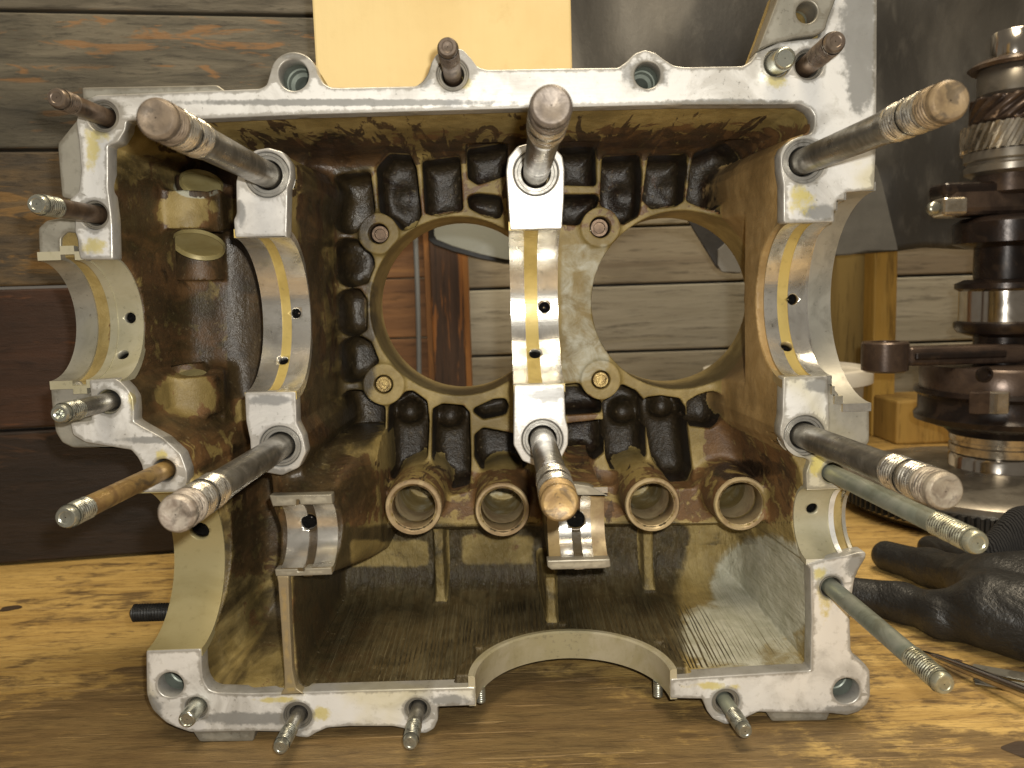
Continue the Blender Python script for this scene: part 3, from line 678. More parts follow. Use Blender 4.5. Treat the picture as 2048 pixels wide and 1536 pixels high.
# the body is divided into its walls
cx_, cz_ = P[Q[:, 0], 0], P[Q[:, 0], 2]
NAMES = {L_BACK: "back_wall", L_WEB: "bearing_web", L_WEB+1: "bearing_web", L_WEB+2: "bearing_web", L_CAM: "cam_bearing_pedestal", L_CAM+1: "cam_bearing_pedestal",
         L_DIV: "sump_divider", L_PIL: "distributor_pillar", L_PIL+1: "distributor_boss", L_PIL+2: "distributor_boss", L_FLOOR: "sump_floor"}
for i in range(4): NAMES[L_LIFT+i] = "lifter_boss"; NAMES[L_BOSS+i] = "stud_boss"
for i in range(3): NAMES[L_GUS+i] = "gusset_rib"
NAMES[L_BODY] = "outer_wall"
PARTS = {}
for lab in np.unique(LABF):
    m = LABF == lab
    if m.sum() < 30: continue
    v, q, nn, at = subset(P, Q, G, m, attrs)
    PARTS[int(lab)] = fast_mesh(NAMES.get(int(lab), "outer_wall"), v, q, nn, CASTT if lab == L_WEB+2 else CAST, case, at)
fm = (G[:, 2] > .9) & (P[:, 2] < zf+.02) & (P[:, 2] > zf-.004) & (y > .008) & (y < .070) & (P[:, 0] > xw(640,1380)) & (P[:, 0] < xw(1560,1340)) & (np.hypot(P[:, 0]-xs, P[:, 1]) > rs+.018)
FA_ = np.stack([np.ones(fm.sum()), P[fm, 0], P[fm, 1]], 1); FC, *_ = np.linalg.lstsq(FA_, P[fm, 2], rcond=None)
del vol, P, Q, G

# ---------------- machined faces of the parting plane
def arc(c, r, a0, a1, n=10):
    return [(c[0]+r*math.cos(math.radians(a0+(a1-a0)*k/n)), c[1]-r*math.sin(math.radians(a0+(a1-a0)*k/n))) for k in range(n+1)]
FA = [(161,519),(157,506),(155,478),(149,462),(150,444),(138,400),(157,383),(162,342),(157,280),(152,243),(160,215),(174,198),(192,190),(447,180),(520,177),(533,170)]+arc((587,150),47,175,5,12)+[(645,165),(660,174),(680,175),(832,172),(846,162),(856,147),(864,122),(873,108),(890,98),(908,95),(925,98),(942,116),(955,134),(975,139),(1147,136),(1236,135),(1252,124),(1270,106),(1290,99),(1312,106),(1330,120),(1348,131),(1370,134),(1485,132),(1502,122),(1512,105),(1560,84),(1640,75),(1660,20),(1662,-40),(1755,-40),(1754,150),(1753,280),(1749,379),(1690,385),(1690,399),(1674,400),(1674,420),(1669,421),(1669,444),(1570,446),(1567,441),(1567,369),(1562,342),(1561,308),(1568,292),(1580,281),(1600,272),(1618,269),(1626,262),(1629,250),(1629,232),(1621,219),(1601,208),(1348,209),(1058,216),(600,229),(393,238),(253,242),(251,260),(236,284),(216,291),(216,376),(224,440),(226,519)]
def hole(px, py, r, n=36): return circ(W(px, py)[[0, 2]], pxlen(r), n)
def face(name, pts, holes, mat, y0=0.0, y1=.008, rr=.0010, label=None):
    return plate(name, [rounded(XZ(pts), rr)]+holes, y0, y1, mat, case, label=label)
face("flange", FA, [hole(*e) for e in EARS[:2]]+[hole(205,232,30), hole(188,430,28), hole(905,148,31), hole(1618,128,29), hole(1556,125,27), hole(1609,322,42)], FACE)
face("mounting_lug", [(1512,105),(1533,51),(1550,7),(1562,-40),(1685,-40),(1668,2),(1653,41),(1648,62),(1630,72),(1590,77),(1540,90)], [hole(1611,27,20)], FACE2, -.0015, .010, label="grey lug with a round hole rising above the top edge")
face("flange_lip", [(156,171),(430,166),(447,179),(445,200),(170,215),(152,243),(165,300),(165,420),(150,444),(137,398),(116,393),(108,300),(108,284),(147,236),(160,215)], [], FACE2, .0028, .012)
face("flange_lip", [(70,513),(68,455),(84,440),(120,433),(152,440),(168,470),(168,522),(156,520),(155,478),(144,465),(126,463),(114,475),(114,513)], [], FACE2, .0030, .014, label="grey lip with an open notch above the left bearing")
face("flange", [(178,760),(232,757),(243,765),(256,778),(266,795),(268,820),(268,843),(284,853),(328,877),(362,908),(374,942),(374,960),(368,984),(283,985),(288,954),(283,930),(275,915),(262,900),(170,885),(145,870),(140,846),(182,842),(182,800)], [hole(216,804,25), hole(328,941,24)], FACE)
face("flange_lip", [(92,768),(150,765),(178,790),(178,845),(142,845),(147,868),(172,884),(262,899),(137,898),(116,888),(103,867),(96,820)], [], FACE2, .003, .014)
face("flange", [(292,1302),(402,1298),(404,1347),(408,1364),(418,1379),(432,1385),(500,1387),(951,1374),(951,1411),(875,1414),(876,1440),(868,1458),(852,1467),(835,1466),(806,1457),(786,1453),(699,1453),(655,1456),(632,1466),(616,1476),(595,1474),(570,1464),(509,1463),(381,1465),(352,1455),(333,1446),(319,1434),(305,1420),(298,1405),(293,1388)], [hole(341,1370,27), hole(392,1416,24), hole(595,1432,30), hole(835,1421,27)], FACE)
face("support_foot", [(381,1463),(509,1462),(505,1486),(397,1487)], [], FACE2, .0012, .016)
face("flange", [(1567,754),(1656,752),(1660,880),(1690,905),(1697,925),(1696,944),(1684,977),(1614,979),(1612,945),(1620,922),(1600,912),(1575,893),(1561,872),(1560,856),(1565,833)], [hole(1610,872,42), hole(1665,947,22)], FACE)
face("flange_lip", [(1656,753),(1667,753),(1667,775),(1680,788),(1690,809),(1743,811),(1743,884),(1725,913),(1700,925),(1655,890)], [], FACE2, .0018, .012)
face("flange", [(1612,1128),(1660,1116),(1690,1112),(1712,1106),(1732,1104),(1732,1115),(1718,1138),(1709,1160),(1703,1200),(1700,1240),(1702,1300),(1710,1314),(1730,1328),(1740,1342),(1741,1393),(1735,1408),(1718,1424),(1695,1431),(1662,1427),(1534,1425),(1517,1424),(1496,1434),(1472,1447),(1450,1449),(1426,1438),(1414,1422),(1405,1398),(1341,1397),(1341,1358),(1621,1341),(1623,1240),(1621,1137)], [hole(1663,1175,24), hole(1693,1382,28), hole(1452,1405,29)], FACE)
face("support_foot", [(1530,1422),(1664,1425),(1656,1444),(1546,1446),(1538,1434)], [], FACE2, .0012, .016)
# pedestal caps of the bearing webs
face("pedestal_face", WEB3[:12]+[(572,474)], [hole(533,349,44)], BLOCK, label="bright bearing pedestal face at the upper left")
face("pedestal_face", [(489,785),(591,783),(593,846),(606,872),(612,905),(598,935),(564,951),(525,944),(502,915),(500,880),(492,843)], [hole(560,893,42)], BLOCK)
face("pedestal_face", [(1020,460),(1012,342),(1016,315),(1035,292),(1070,283),(1106,292),(1125,312),(1129,338),(1128,393),(1124,458)], [hole(1072,345,44)], BLOCK)
face("pedestal_face", [(1028,770),(1129,768),(1131,836),(1137,860),(1136,890),(1122,918),(1081,936),(1045,922),(1027,890)], [hole(1085,880,42)], BLOCK)
# cam bearing caps
CF = mat_machined("dull_machined_face", (.40, .37, .29), (.30, .27, .19), .4, .42, .2, .5)
face("cam_bearing_cap_face", [(538,991),(663,989),(665,1009),(600,1010),(598,1000),(592,1000),(592,1012),(545,1013)], [], CF, 0, .006, .0005)
face("cam_bearing_cap_face", [(549,1139),(595,1138),(596,1143),(608,1143),(609,1137),(663,1135),(664,1150),(578,1153),(551,1153)], [], CF, 0, .006, .0005)
face("cam_bearing_cap_face", [(1104,975),(1150,968),(1180,972),(1217,992),(1108,992)], [], CF, 0, .006, .0005)
face("cam_bearing_cap_face", [(1094,1121),(1220,1118),(1222,1134),(1210,1137),(1103,1140),(1095,1134)], [], CF, 0, .006, .0005)
face("sump_divider_edge", [(553,1152),(578,1152),(577,1165),(580,1250),(585,1340),(592,1375),(610,1388),(560,1390),(569,1375),(568,1340),(562,1250),(556,1165)], [], BROWNF, -.0002, .006, .0008)

# ---------------- bearing saddles: half-round shells with real bores
def saddle(name, z0, segs, holes, shear=0.0, th=.0035, nseg=72, label=None):
    """segs: list of (x0, x1, r, mat)"""
    mats = []; prof = []; pm_ = []; rout = max(q[2] for q in segs)+th
    for (xa, xb, r, m) in segs:
        if m not in mats: mats.append(m)
        nx_ = max(2, int(abs(xb-xa)/.0015))
        for i in range(nx_+1):
            xx = xa+(xb-xa)*i/nx_
            if prof and abs(prof[-1][0]-xx) < 1e-7 and abs(prof[-1][1]-r) < 1e-7: pm_[-1] = mats.index(m); continue
            prof.append((xx, r)); pm_.append(mats.index(m))
    pm_[-1] = pm_[-2]
    for (xa, xb, r, m) in segs[::-1]:
        for xx in (xb, xa):
            if abs(prof[-1][0]-xx) > 1e-7 or abs(prof[-1][1]-r-th) > 1e-7: prof.append((xx, r+th)); pm_.append(0)
    n = len(prof)
    V = []; Fc = []; MI = []
    for j in range(nseg+1):
        t = math.pi*(j/nseg)-math.pi/2
        for (xx, rr) in prof: V.append((xx, .0005+rr*math.cos(t), z0+rr*math.sin(t)))
    for j in range(nseg):
        for i in range(n): i2 = (i+1) % n; Fc.append((j*n+i, (j+1)*n+i, (j+1)*n+i2, j*n+i2)); MI.append(pm_[i])
    cm = min(1, len(mats)-1); Fc.append(tuple(range(n))); MI.append(cm); Fc.append(tuple(nseg*n+i for i in range(n))[::-1]); MI.append(cm)
    V = np.array(V); V[:, 0] += shear*(V[:, 2]-z0)
    o = mesh_obj(name, V, Fc, mats, case, True, MI, label=label); sharp(o, 30)
    # drill the oil holes
    cutters = []
    for (px, py, rpx, Ydep) in holes:
        p = W(px, py, Ydep); d = np.array([0, p[1], p[2]-z0]); d = _nrm(d)
        v, f = lathe([(pxlen(rpx, Ydep), -.004), (pxlen(rpx, Ydep), .024)], 28); v = along(v, p, d)
        co = mesh_obj("cutter", v, f, mats[0], case); cutters.append(co)
        bm = o.modifiers.new("drill", 'BOOLEAN'); bm.operation = 'DIFFERENCE'; bm.solver = 'EXACT'; bm.object = co
        # dark blind bore behind it
    if cutters:
        dg = bpy.context.evaluated_depsgraph_get(); me = bpy.data.meshes.new_from_object(o.evaluated_get(dg)); o.modifiers.clear(); o.data = me
        for c_ in cutters: bpy.data.objects.remove(c_)
        for (px, py, rpx, Ydep) in holes:
            p = W(px, py, Ydep); d = _nrm(np.array([0, p[1], p[2]-z0])); r = pxlen(rpx, Ydep)+.0002
            v, f = lathe([(r, .0008), (r, .0060), (0.0004, .0064)], 24, cap=False); v = along(v, p, d)
            mesh_obj("oil_hole", v, f, [OILM], o)
    return o
OILM = mat_plain("black_hole_lining", (.005, .004, .003), .45, 0, .2, 900, .8); OILM.node_tree.nodes["Principled BSDF"].inputs["Specular IOR Level"].default_value = .15  # near-black lining inside the drilled oil holes
def dep(px, py, z0, r):   # depth on the half cylinder seen at this pixel
    Y = .02
    for _ in range(60):
        z = float(W(px, py, Y)[2])-z0; Yn = math.sqrt(max(r*r-z*z, 0)); Y = .6*Y+.4*Yn
    return Y
x = xw
X0, X1 = x(489,630), x(592,630); X0 = (x(470,475)+x(489,784))/2-.0003; X1 = (x(572,474)+x(591,783))/2+.0002
w3 = X1-X0; sh3 = (x(572,474)-x(591,783))/(2*rc3)
saddle("bearing_saddle", zc3, [(X0, X0+w3*.40, rc3, BORE), (X0+w3*.40, X0+w3*.60, rc3+.0005, BOREY), (X0+w3*.60, X1, rc3, BORE)],
       [(591,627,10,dep(591,627,zc3,rc3)), (566,719,10,dep(566,719,zc3,rc3))], sh3)
X0, X1 = x(1022,600), x(1126,600); w2 = X1-X0
saddle("bearing_saddle", zc2, [(X0, X0+w2*.30, rc2, BORE), (X0+w2*.30, X0+w2*.57, rc2+.0005, BOREY), (X0+w2*.57, X1, rc2, BORE)],
       [(1089,615,11,dep(1089,615,zc2,rc2)), (1070,705,12,dep(1070,705,zc2,rc2))])
X0 = x(1567,600)
rA = float(W(1672,421)[2]-zc1); rB = float(W(1680,400)[2]-zc1); rC = float(W(1715,382)[2]-zc1)
saddle("bearing_saddle", zc1, [(X0, x(1578,600), rc1+.0012, BROWNF), (x(1578,600), x(1607,600), rc1, BORE), (x(1607,600), x(1630,600), rc1+.0005, BOREY), (x(1630,600), x(1667,600), rc1, BORE), (x(1667,600), x(1673,600), rA, BOREK), (x(1673,600), x(1690,600), rB, BORE), (x(1690,600), x(1748,600), rC, FACE2)],
       [(1586,599,11,dep(1586,599,zc1,rc1)), (1574,691,12,dep(1574,691,zc1,rc1))])
xa = x(74,520)
saddle("bearing_saddle", z4, [(xa, x(128,600), r4, FACE2), (x(128,600), x(156,600), r4+.0022, BOREK), (x(156,600), x(172,600), r4-.0002, BOREK), (x(172,600), x(227,600), r4+.0003, BOREK)],
       [(259,636,11,dep(259,636,z4,r4)), (245,708,11,dep(245,708,z4,r4))], label="left bearing saddle with a stepped grey outer half")
saddle("pump_bore", zp, [(x(293,1300), x(403,1300), rp, mat_machined("khaki_pump_bore", (.44, .38, .20), (.36, .30, .14), .3, .40, .25, .2, .6))], [(398,1062,20,dep(398,1062,zp,rp))], label="wide khaki half bore at the lower left")
for c_ in ((x(556,1070), x(661,1070), zcl, rcl, [(617,1046,16)]), (x(1098,1060), x(1217,1060), zcm, rcm, [(1152,1040,19)])):
    a_, b_, zz, r_, hs = c_; w_ = b_-a_
    left = r_ == rcl
    segs = [(a_, a_+w_*.43, r_, BORE), (a_+w_*.43, a_+w_*.60, r_+.0014, SLOT), (a_+w_*.60, b_, r_, BORE)] if left else [(a_, a_+w_*.20, r_+.0004, BROWNF), (a_+w_*.20, a_+w_*.42, r_, BORE), (a_+w_*.42, a_+w_*.58, r_+.0016, SLOT), (a_+w_*.58, a_+w_*.76, r_, BORE), (a_+w_*.76, b_, r_+.0004, LIFT)]
    saddle("cam_bearing_saddle", zz, segs, [(px, py, rr, dep(px, py, zz, r_)) for px, py, rr in hs], th=.0025, nseg=48)
a_ = x(1614,1050); e_ = x(1722,1050); w_ = e_-a_
saddle("cam_bearing_saddle", zcr, [(a_, a_+w_*.66, rcr, BOREK), (a_+w_*.66, a_+w_*.76, rcr-.0006, FACE), (a_+w_*.76, a_+w_*.93, rcr+.0016, STEELB), (a_+w_*.93, e_, rcr, FACE2)], [(1625,1018,12,dep(1625,1018,zcr,rcr))], th=.0025, nseg=48, label="light right hand cam bearing saddle with an oil hole")

# ---------------- lifter bores: tan machined ring and sleeve
for i, (px, py, ro, ri) in enumerate(LIFT_P):
    c = W(px, py, YL); R0, R1 = pxlen(ro, YL), pxlen(ri, YL)
    prof = [(R0-.0004, .004), (R0-.0004, .0004), (R0-.0009, -.0004), (R1+.0012, -.0004), (R1-.0001, .0010), (R1-.0001, .012), (R1+.0005, .013), (R1-.0001, .014), (R1-.0001, .030)]
    v, f = lathe(prof, 56, 'Y', False); o = mesh_obj("lifter_ring", v+c, f, LIFT, PARTS[L_LIFT+i]); sharp(o, 40)
for i, (px, py, ro, ri) in enumerate(BOSS):
    c = W(px, py, RIBP); r = pxlen(ri, RIBP)
    low = i >= 2
    v, f = lathe([(r-.0006, .02), (r-.0006, .0018 if low else .006), (r-.0011, .0010 if low else .0052), (r*.55, .0010 if low else .0052), (r*.5, .0014 if low else .006), (0.0003, .0014 if low else .006)], 32, 'Y')
    o = mesh_obj("stud_end", v+c, f, BRASS if low else BRST, PARTS[L_BOSS+i]); sharp(o)

# light dished bore mouths of the distributor bosses
YDISH = mat_machined("pale_yellow_bore_metal", (.40, .34, .16), (.31, .25, .10), .2, .42, .2, .2)
for px, py, Yd, r in ((397,494,.062,.0122), (402,372,.064,.0100), (374,748,.064,.0105)):
    v, f = lathe([(r+.0002, .002), (r, 0), (r-.0006, .0008), (r-.0012, .0030), (r*.6, .0042), (.0003, .0046)], 40)
    o = mesh_obj("bore_mouth", along(v, W(px, py, Yd), (0, .50, .87) if py < 588 else (0, .5, -.87)), f, YDISH, PARTS.get(L_PIL, case)); sharp(o, 40)
# ---------------- studs
def thread_surface(r0, r1, t0, t1, pitch, n=40, worn=0.0):
    """helical thread from t0 to t1 along +Z"""
    nt = int((t1-t0)/pitch*8)+1; V = []; Fc = []
    for i in range(nt+1):
        t = t0+(t1-t0)*i/nt
        for k in range(n):
            a = 2*math.pi*k/n; ph = (t/pitch-k/n) % 1.0
            tri = 1-abs(2*ph-1); tri = min(1, max(0, (tri-.12)/.62))
            edge = min(1, (t-t0)/pitch, (t1-t)/pitch)
            r = r0+(r1-r0)*(tri*edge+(1-edge))
            r *= 1-worn*.03*max(0, math.sin(3*a+t*900))
            V.append((r*math.cos(a), r*math.sin(a), t))
    for i in range(nt):
        for k in range(n):
            k2 = (k+1) % n; Fc.append((i*n+k, i*n+k2, (i+1)*n+k2, (i+1)*n+k))
    return np.array(V), Fc
def put_stud(base, tip, L, specs, name, label):
    """specs: (kind, a, b, r, mat) with distances measured back from the tip; shank mesh is the parent"""
    p0 = W(*base, 0); p1 = W(*tip, -L); d = _nrm(p0-p1)
    root = None
    order = sorted(specs, key=lambda s: 0 if s[0] == 'shank' else 1)
    for s in order:
        k = s[0]
        if k == 'shank':
            v, f = lathe([(s[3]*.97, s[1]), (s[3], s[1]+.0008), (s[3], s[2])], 36)
        elif k == 'tip':
            r = s[3]; v, f = lathe([(.0002, s[1]+.0003), (r*.50, s[1]+.0002), (r*.58, s[1]), (r*.84, s[1]), (r*.90, s[1]+.0003), (r*.99, s[1]+.0012), (r, s[2])], 40, cap=False)
        elif k == 'hollow':
            r = s[3]; v, f = lathe([(.0002, s[1]+.0030), (r*.30, s[1]+.0026), (r*.40, s[1]+.0004), (r*.55, s[1]), (r*.80, s[1]), (r*.95, s[1]+.0008), (r, s[2])], 40, cap=False)
        elif k == 'band': v, f = lathe([(s[3]*.9, s[1]), (s[3], s[1]+.0003), (s[3], s[2]-.0003), (s[3]*.9, s[2])], 40, cap=False)
        else: v, f = thread_surface(s[3]*.90, s[3], s[1], s[2], s[5] if len(s) > 5 else .00125, worn=1)
        v = along(v, p1, d)
        nm = {'shank': name, 'tip': 'stud_tip', 'hollow': 'stud_tip', 'thread': 'stud_thread', 'band': 'thread_runout'}[k]
        mi_ = None; mm = s[4]
        if k == 'thread':
            rad = np.linalg.norm(np.cross(v-p1, d), axis=1); mi_ = (np.array([rad[list(q)].mean() for q in f]) < s[3]*.935).astype(int); mm = [s[4], DARKR]  # thread roots get a dark colour, painting in their shade for contrast
        o = mesh_obj(nm, v, f, mm, case if root is None else root, True, mi_)
        sharp(o, 24 if k in ('tip', 'hollow') else 50)
        if root is None: root = o; o["label"] = label
    return root
DARKR = mat_plain("dark_gap_metal", (.035, .028, .022), .4, .5)
MAINL = ["thick upper left main stud with a rusty rounded end", "thick upper middle main stud with a rusty end", "thick upper right main stud with a shiny damaged thread", "thick lower left main stud with a bright thread", "thick lower middle main stud with an orange end", "thick lower right main stud with a bright thread"]
for (b_, t_, r, _), lb in zip(STUDS, MAINL):
    vb = np.hypot(b_[0]-1010, b_[1]-588); vt = np.hypot(t_[0]-1010, t_[1]-588); L = D0*(1-vb/vt)
    L = {0: .1085, 1: .1085, 2: .1085, 3: .1085, 4: .1040, 5: .1085}[MAINL.index(lb)]*.3+L*.7
    i_ = MAINL.index(lb); ec = [((.20,.155,.11),(.12,.092,.066)), ((.16,.13,.10),(.09,.072,.058)), ((.23,.165,.09),(.15,.105,.06)), ((.33,.29,.24),(.18,.145,.115)), ((.33,.22,.09),(.20,.13,.06)), ((.29,.25,.19),(.17,.135,.10))][i_]
    endm = mat_metal("rusty_stud_end_%d" % i_, ec[0], ec[1], .46, .35, 220+20*i_, (.05, .04, .03), .6, .5)
    put_stud(b_, t_, L, [('shank', .034, L+.02, .0053, STEEL), ('tip', 0, .0030, .0057, endm), ('thread', .0026, .0100, .0059, endm, .0015), ('thread', .0098, .0185, .0060, STEELB, .0015),
        ('band', .0183, .0205, .0057, DARKR if MAINL.index(lb) in (1,) else STEELB), ('thread', .0203, .0305, .0060, STEELB, .0015), ('band', .0303, .036, .0056, STEEL)], "main_stud", lb)
def ring(px, py, Ro, Ri, rec, mat, name="insert_ring"):
    c = W(px, py, 0); v, f = lathe([(Ro, .006), (Ro, rec), (Ro-.0003, rec-.0002), ((Ro+Ri)/2+.0002, rec-.0002), ((Ro+Ri)/2, rec+.0004), (Ri+.0003, rec+.0004), (Ri, rec+.0009), (Ri, .015)], 44, 'Y', False)
    o = mesh_obj(name, v+c, f, mat, case); sharp(o, 30); return o
for b_, *_ in STUDS: ring(*b_, pxlen(43 if b_[1] < 500 else 41), .0060, .0008, RING)
SPOT = mat_machined("dark_spot_face", (.22, .20, .16), (.13, .12, .10), .3, .5, .2, .5)
for s in SMALL:
    b_, t_, r, ms, mt, tl, rp_, lb = s
    vb = np.hypot(b_[0]-1010, b_[1]-588); vt = np.hypot(t_[0]-1010, t_[1]-588); L = D0*(1-vb/vt)
    tipk = 'hollow' if 'hollow' in lb else 'tip'
    put_stud(b_, t_, L, [('shank', tl, L+.018, r*.93, ms), (tipk, 0, .0028, r*.93, mt), ('thread', .0026, tl, r, mt, .00125 if r > .0036 else .001)], "stud", lb)
    ring(*b_, pxlen(rp_), r+.0006, .0012, SPOT, "spot_face")
for px, py, r in EARS:
    c = W(px, py, 0); r = pxlen(r)
    if (px, py) == (1611, 27): v, f = lathe([(r+.0003, .012), (r+.0003, .0005)], 36, 'Y', False)
    else: v, f = lathe([(r+.0003, .0060), (r+.0003, .0140), (r*.95, .0144), (r*.90, .0170), (r*.66, .0180), (r*.62, .0190), (r*.62, .060), (.0003, .061)], 40, 'Y', False)
    o = mesh_obj("bolt_hole", v+c, f, HOLEM, case); sharp(o, 30)
# dowel pins
for b_, t_, r, L in [((1553,127),(1571,116),.0044,.011), ((393,1414),(373,1440),.0037,.010)]:
    p0 = W(*b_, 0); p1 = W(*t_, -L); d = _nrm(p0-p1)
    v, f = lathe([(.0002, .0005), (r*.7, .0005), (r*.78, .0), (r*.93, .0004), (r, .0014), (r, .022)], 36, cap=False)
    o = mesh_obj("dowel_pin", along(v, p1, d), f, ZINC, case); sharp(o, 50)
    ring(*b_, pxlen(25), r+.0001, .0010, SPOT, "spot_face")
# black stud that sticks out sideways at the left, and two short studs under the floor
p1 = W(263, 1226, .030); v, f = lathe([(.0022, 0), (.0040, .0016), (.0040, .002)], 30); V_, F_ = thread_surface(.0037, .0042, .0015, .026, .0013)
o = mesh_obj("side_stud", along(V_, p1, (1, 0, 0)), F_, BLACKOX, case, label="black threaded stud sticking out of the left side"); mesh_obj("stud_tip", along(v, p1, (1, 0, 0)), f, BLACKOX, o)
for px, py in ((962,1402), (1316,1391)):
    p = W(px, py, .016); V_, F_ = thread_surface(.0019, .0022, 0, .007, .001, 24)
    o = mesh_obj("floor_stud", along(V_, p, (0, 0, 1)), F_, ZINC, case)
    v, f = lathe([(.0016, -.0006), (.0020, .0002), (.0020, .001)], 24); mesh_obj("stud_tip", along(v, p, (0, 0, 1)), f, ZINC, o)
# cast ridges of the sump floor (too fine to count: one joined part)
RV = []; RF = []; rx = xw(606, 1380)
while rx < xw(1612, 1340):
    wd_ = random.uniform(.0007, .0017); hh = random.uniform(.0004, .0010)
    inpad = abs(rx-xs) < rs+.0095
    ya_ = .0085
    if abs(rx-xs) < rs+.0036: ya_ = math.sqrt((rs+.0036)**2-(rx-xs)**2)+.001
    yb_ = random.uniform(.084, .092); n_ = 14; b0 = len(RV)
    for i in range(n_+1):
        yy = ya_+(yb_-ya_)*i/n_; xx = rx+.0002*math.sin(yy*160+rx*900); pad = math.hypot(rx-xs, yy) < rs+.0095
        zz_ = FC[0]+FC[1]*xx+FC[2]*yy+(.0046 if False else 0)
        e_ = min(1, i*2/n_*3, (n_-i)/n_*3)
        zp_ = (zf+.0046) if pad else zz_
        RV += [(xx-wd_/2, yy, zp_-.0006), (xx, yy, zp_+hh*e_), (xx+wd_/2, yy, zp_-.0006)]
    for i in range(n_):
        for k in range(2): RF.append((b0+i*3+k, b0+(i+1)*3+k, b0+(i+1)*3+k+1, b0+i*3+k+1))
    rx += wd_+random.uniform(.0005, .0016)
RIDGE = mat_metal("ridge_alloy", (.20, .165, .09), (.05, .038, .02), .38, .1, 45, (.025, .018, .010), .75, .3)
o = mesh_obj("floor_ridges", RV, RF, RIDGE, case, False); o["kind"] = "stuff"
# strainer opening lip
th = np.linspace(0, np.pi, 60); lipm = mat_machined("khaki_opening_lip", (.52, .47, .33), (.42, .37, .22), .35, .42, .1, .3)
V_ = []; prof = [(rs, zf-.0085), (rs, zf+.0046), (rs+.0008, zf+.0054), (rs+.0030, zf+.0054), (rs+.0030, zf-.0085)]
for t in th:
    for r, z in prof: V_.append((xs+r*math.cos(t), .0004+r*math.sin(t), z))
F_ = [(j*5+i, j*5+(i+1) % 5, (j+1)*5+(i+1) % 5, (j+1)*5+i) for j in range(59) for i in range(5)]+[tuple(range(5)), tuple(59*5+i for i in range(5))[::-1]]
o = mesh_obj("strainer_opening_lip", V_, F_, lipm, case); sharp(o, 40)

# ================================================================== WORKBENCH
def mat_bench():
    b = NB("worn_bench_wood"); v = b.map((10, 62, 60), (0, 0, .05))
    n1 = b.noise(1.0, 8, .68, .6, v); nf = b.noise(3.6, 8, .78, .3, v); st = b.noise(5.2, 7, .66, .5, b.map((1, 1.5, 1), loc=(.52, .1, 0))); st2 = b.noise(34, 7, .70, .4, b.map((1, 1.7, 1)))
    pore = b.noise(1, 4, .7, .1, b.map((95, 900, 60), (0, 0, .03))); grit = b.noise(420, 3, .7)
    col = b.mix(b.ss(n1, .34, .64), (.58, .395, .135), (.37, .235, .072))
    col = b.mix(b.ma('MULTIPLY', b.ss(nf, .50, .64), .55), col, (.20, .115, .042))
    col = b.mix(b.ma('MULTIPLY', b.ss(pore, .56, .66), .55), col, (.13, .075, .03))
    sx = b.n("ShaderNodeSeparateXYZ"); b.put(sx.inputs[0], b.co)
    stain = b.ma('ADD', st, b.ma('MULTIPLY', b.ss(sx.outputs[1], .03, .12, .24, 0.0), b.ss(sx.outputs[0], -.10, .16, 1.0, .38)))
    stain = b.ma('ADD', stain, b.ma('MULTIPLY', b.ma('SUBTRACT', st2, .5), .8)); stain = b.ma('ADD', stain, b.ma('MULTIPLY', b.ma('SUBTRACT', nf, .5), .5))
    col = b.mix(b.ma('MULTIPLY', b.ss(stain, .50, .68), .78), col, b.mix(b.ss(nf, .35, .65), (.15, .095, .045), (.065, .042, .022)))
    col = b.mix(b.ma('MULTIPLY', b.ss(st2, .60, .68), .45), col, (.12, .075, .032))
    col = b.mix(b.ma('MULTIPLY', b.ss(grit, .68, .74), .5), col, (.05, .035, .02))
    w1 = b.noise(1, 2, .5, .25, b.map((14, 420, 10), (0, 0, .55))); w2 = b.noise(1, 2, .5, .25, b.map((11, 380, 10), (0, 0, -.35)))
    scr = b.ma('MAXIMUM', b.ss(w1, .66, .68), b.ss(w2, .68, .70))
    col = b.mix(b.ma('MULTIPLY', scr, .45), col, (.46, .31, .14))
    h = b.ma('ADD', b.ma('ADD', nf, b.ma('MULTIPLY', pore, -.8)), b.ma('MULTIPLY', scr, -.8))
    return b.out(col, b.ma('ADD', .36, b.ma('MULTIPLY', nf, .3)), 0, b.bump(h, .6, .001), spec=.4)
bench = thing("workbench", (0.1, .1, ZB-.75), "worn yellow brown wooden workbench top with dark stains and scratches under the crankcase", "workbench")
v, f = box(-1.3, 1.4, -.34, 1.0, ZB-.04, ZB); tp = mesh_obj("bench_top", v, f, mat_bench(), bench, False)
LEGM = mat_wood("bench_leg_wood", (.3, .18, .08), (.16, .09, .04), (.4, .25, .1), axis='Z')
for sx_, sy_ in ((-1.2, -.28), (1.3, -.28), (-1.2, .9), (1.3, .9)):
    v, f = box(sx_-.04, sx_+.04, sy_-.04, sy_+.04, ZB-.75, ZB-.04); mesh_obj("leg", v, f, LEGM, bench, False)
v, f = box(-3, 3, -3, 3, ZB-.77, ZB-.75); fl_ = mesh_obj("floor", v, f, mat_plain("grey_floor", (.2, .18, .15)), None, False); fl_["kind"] = "structure"

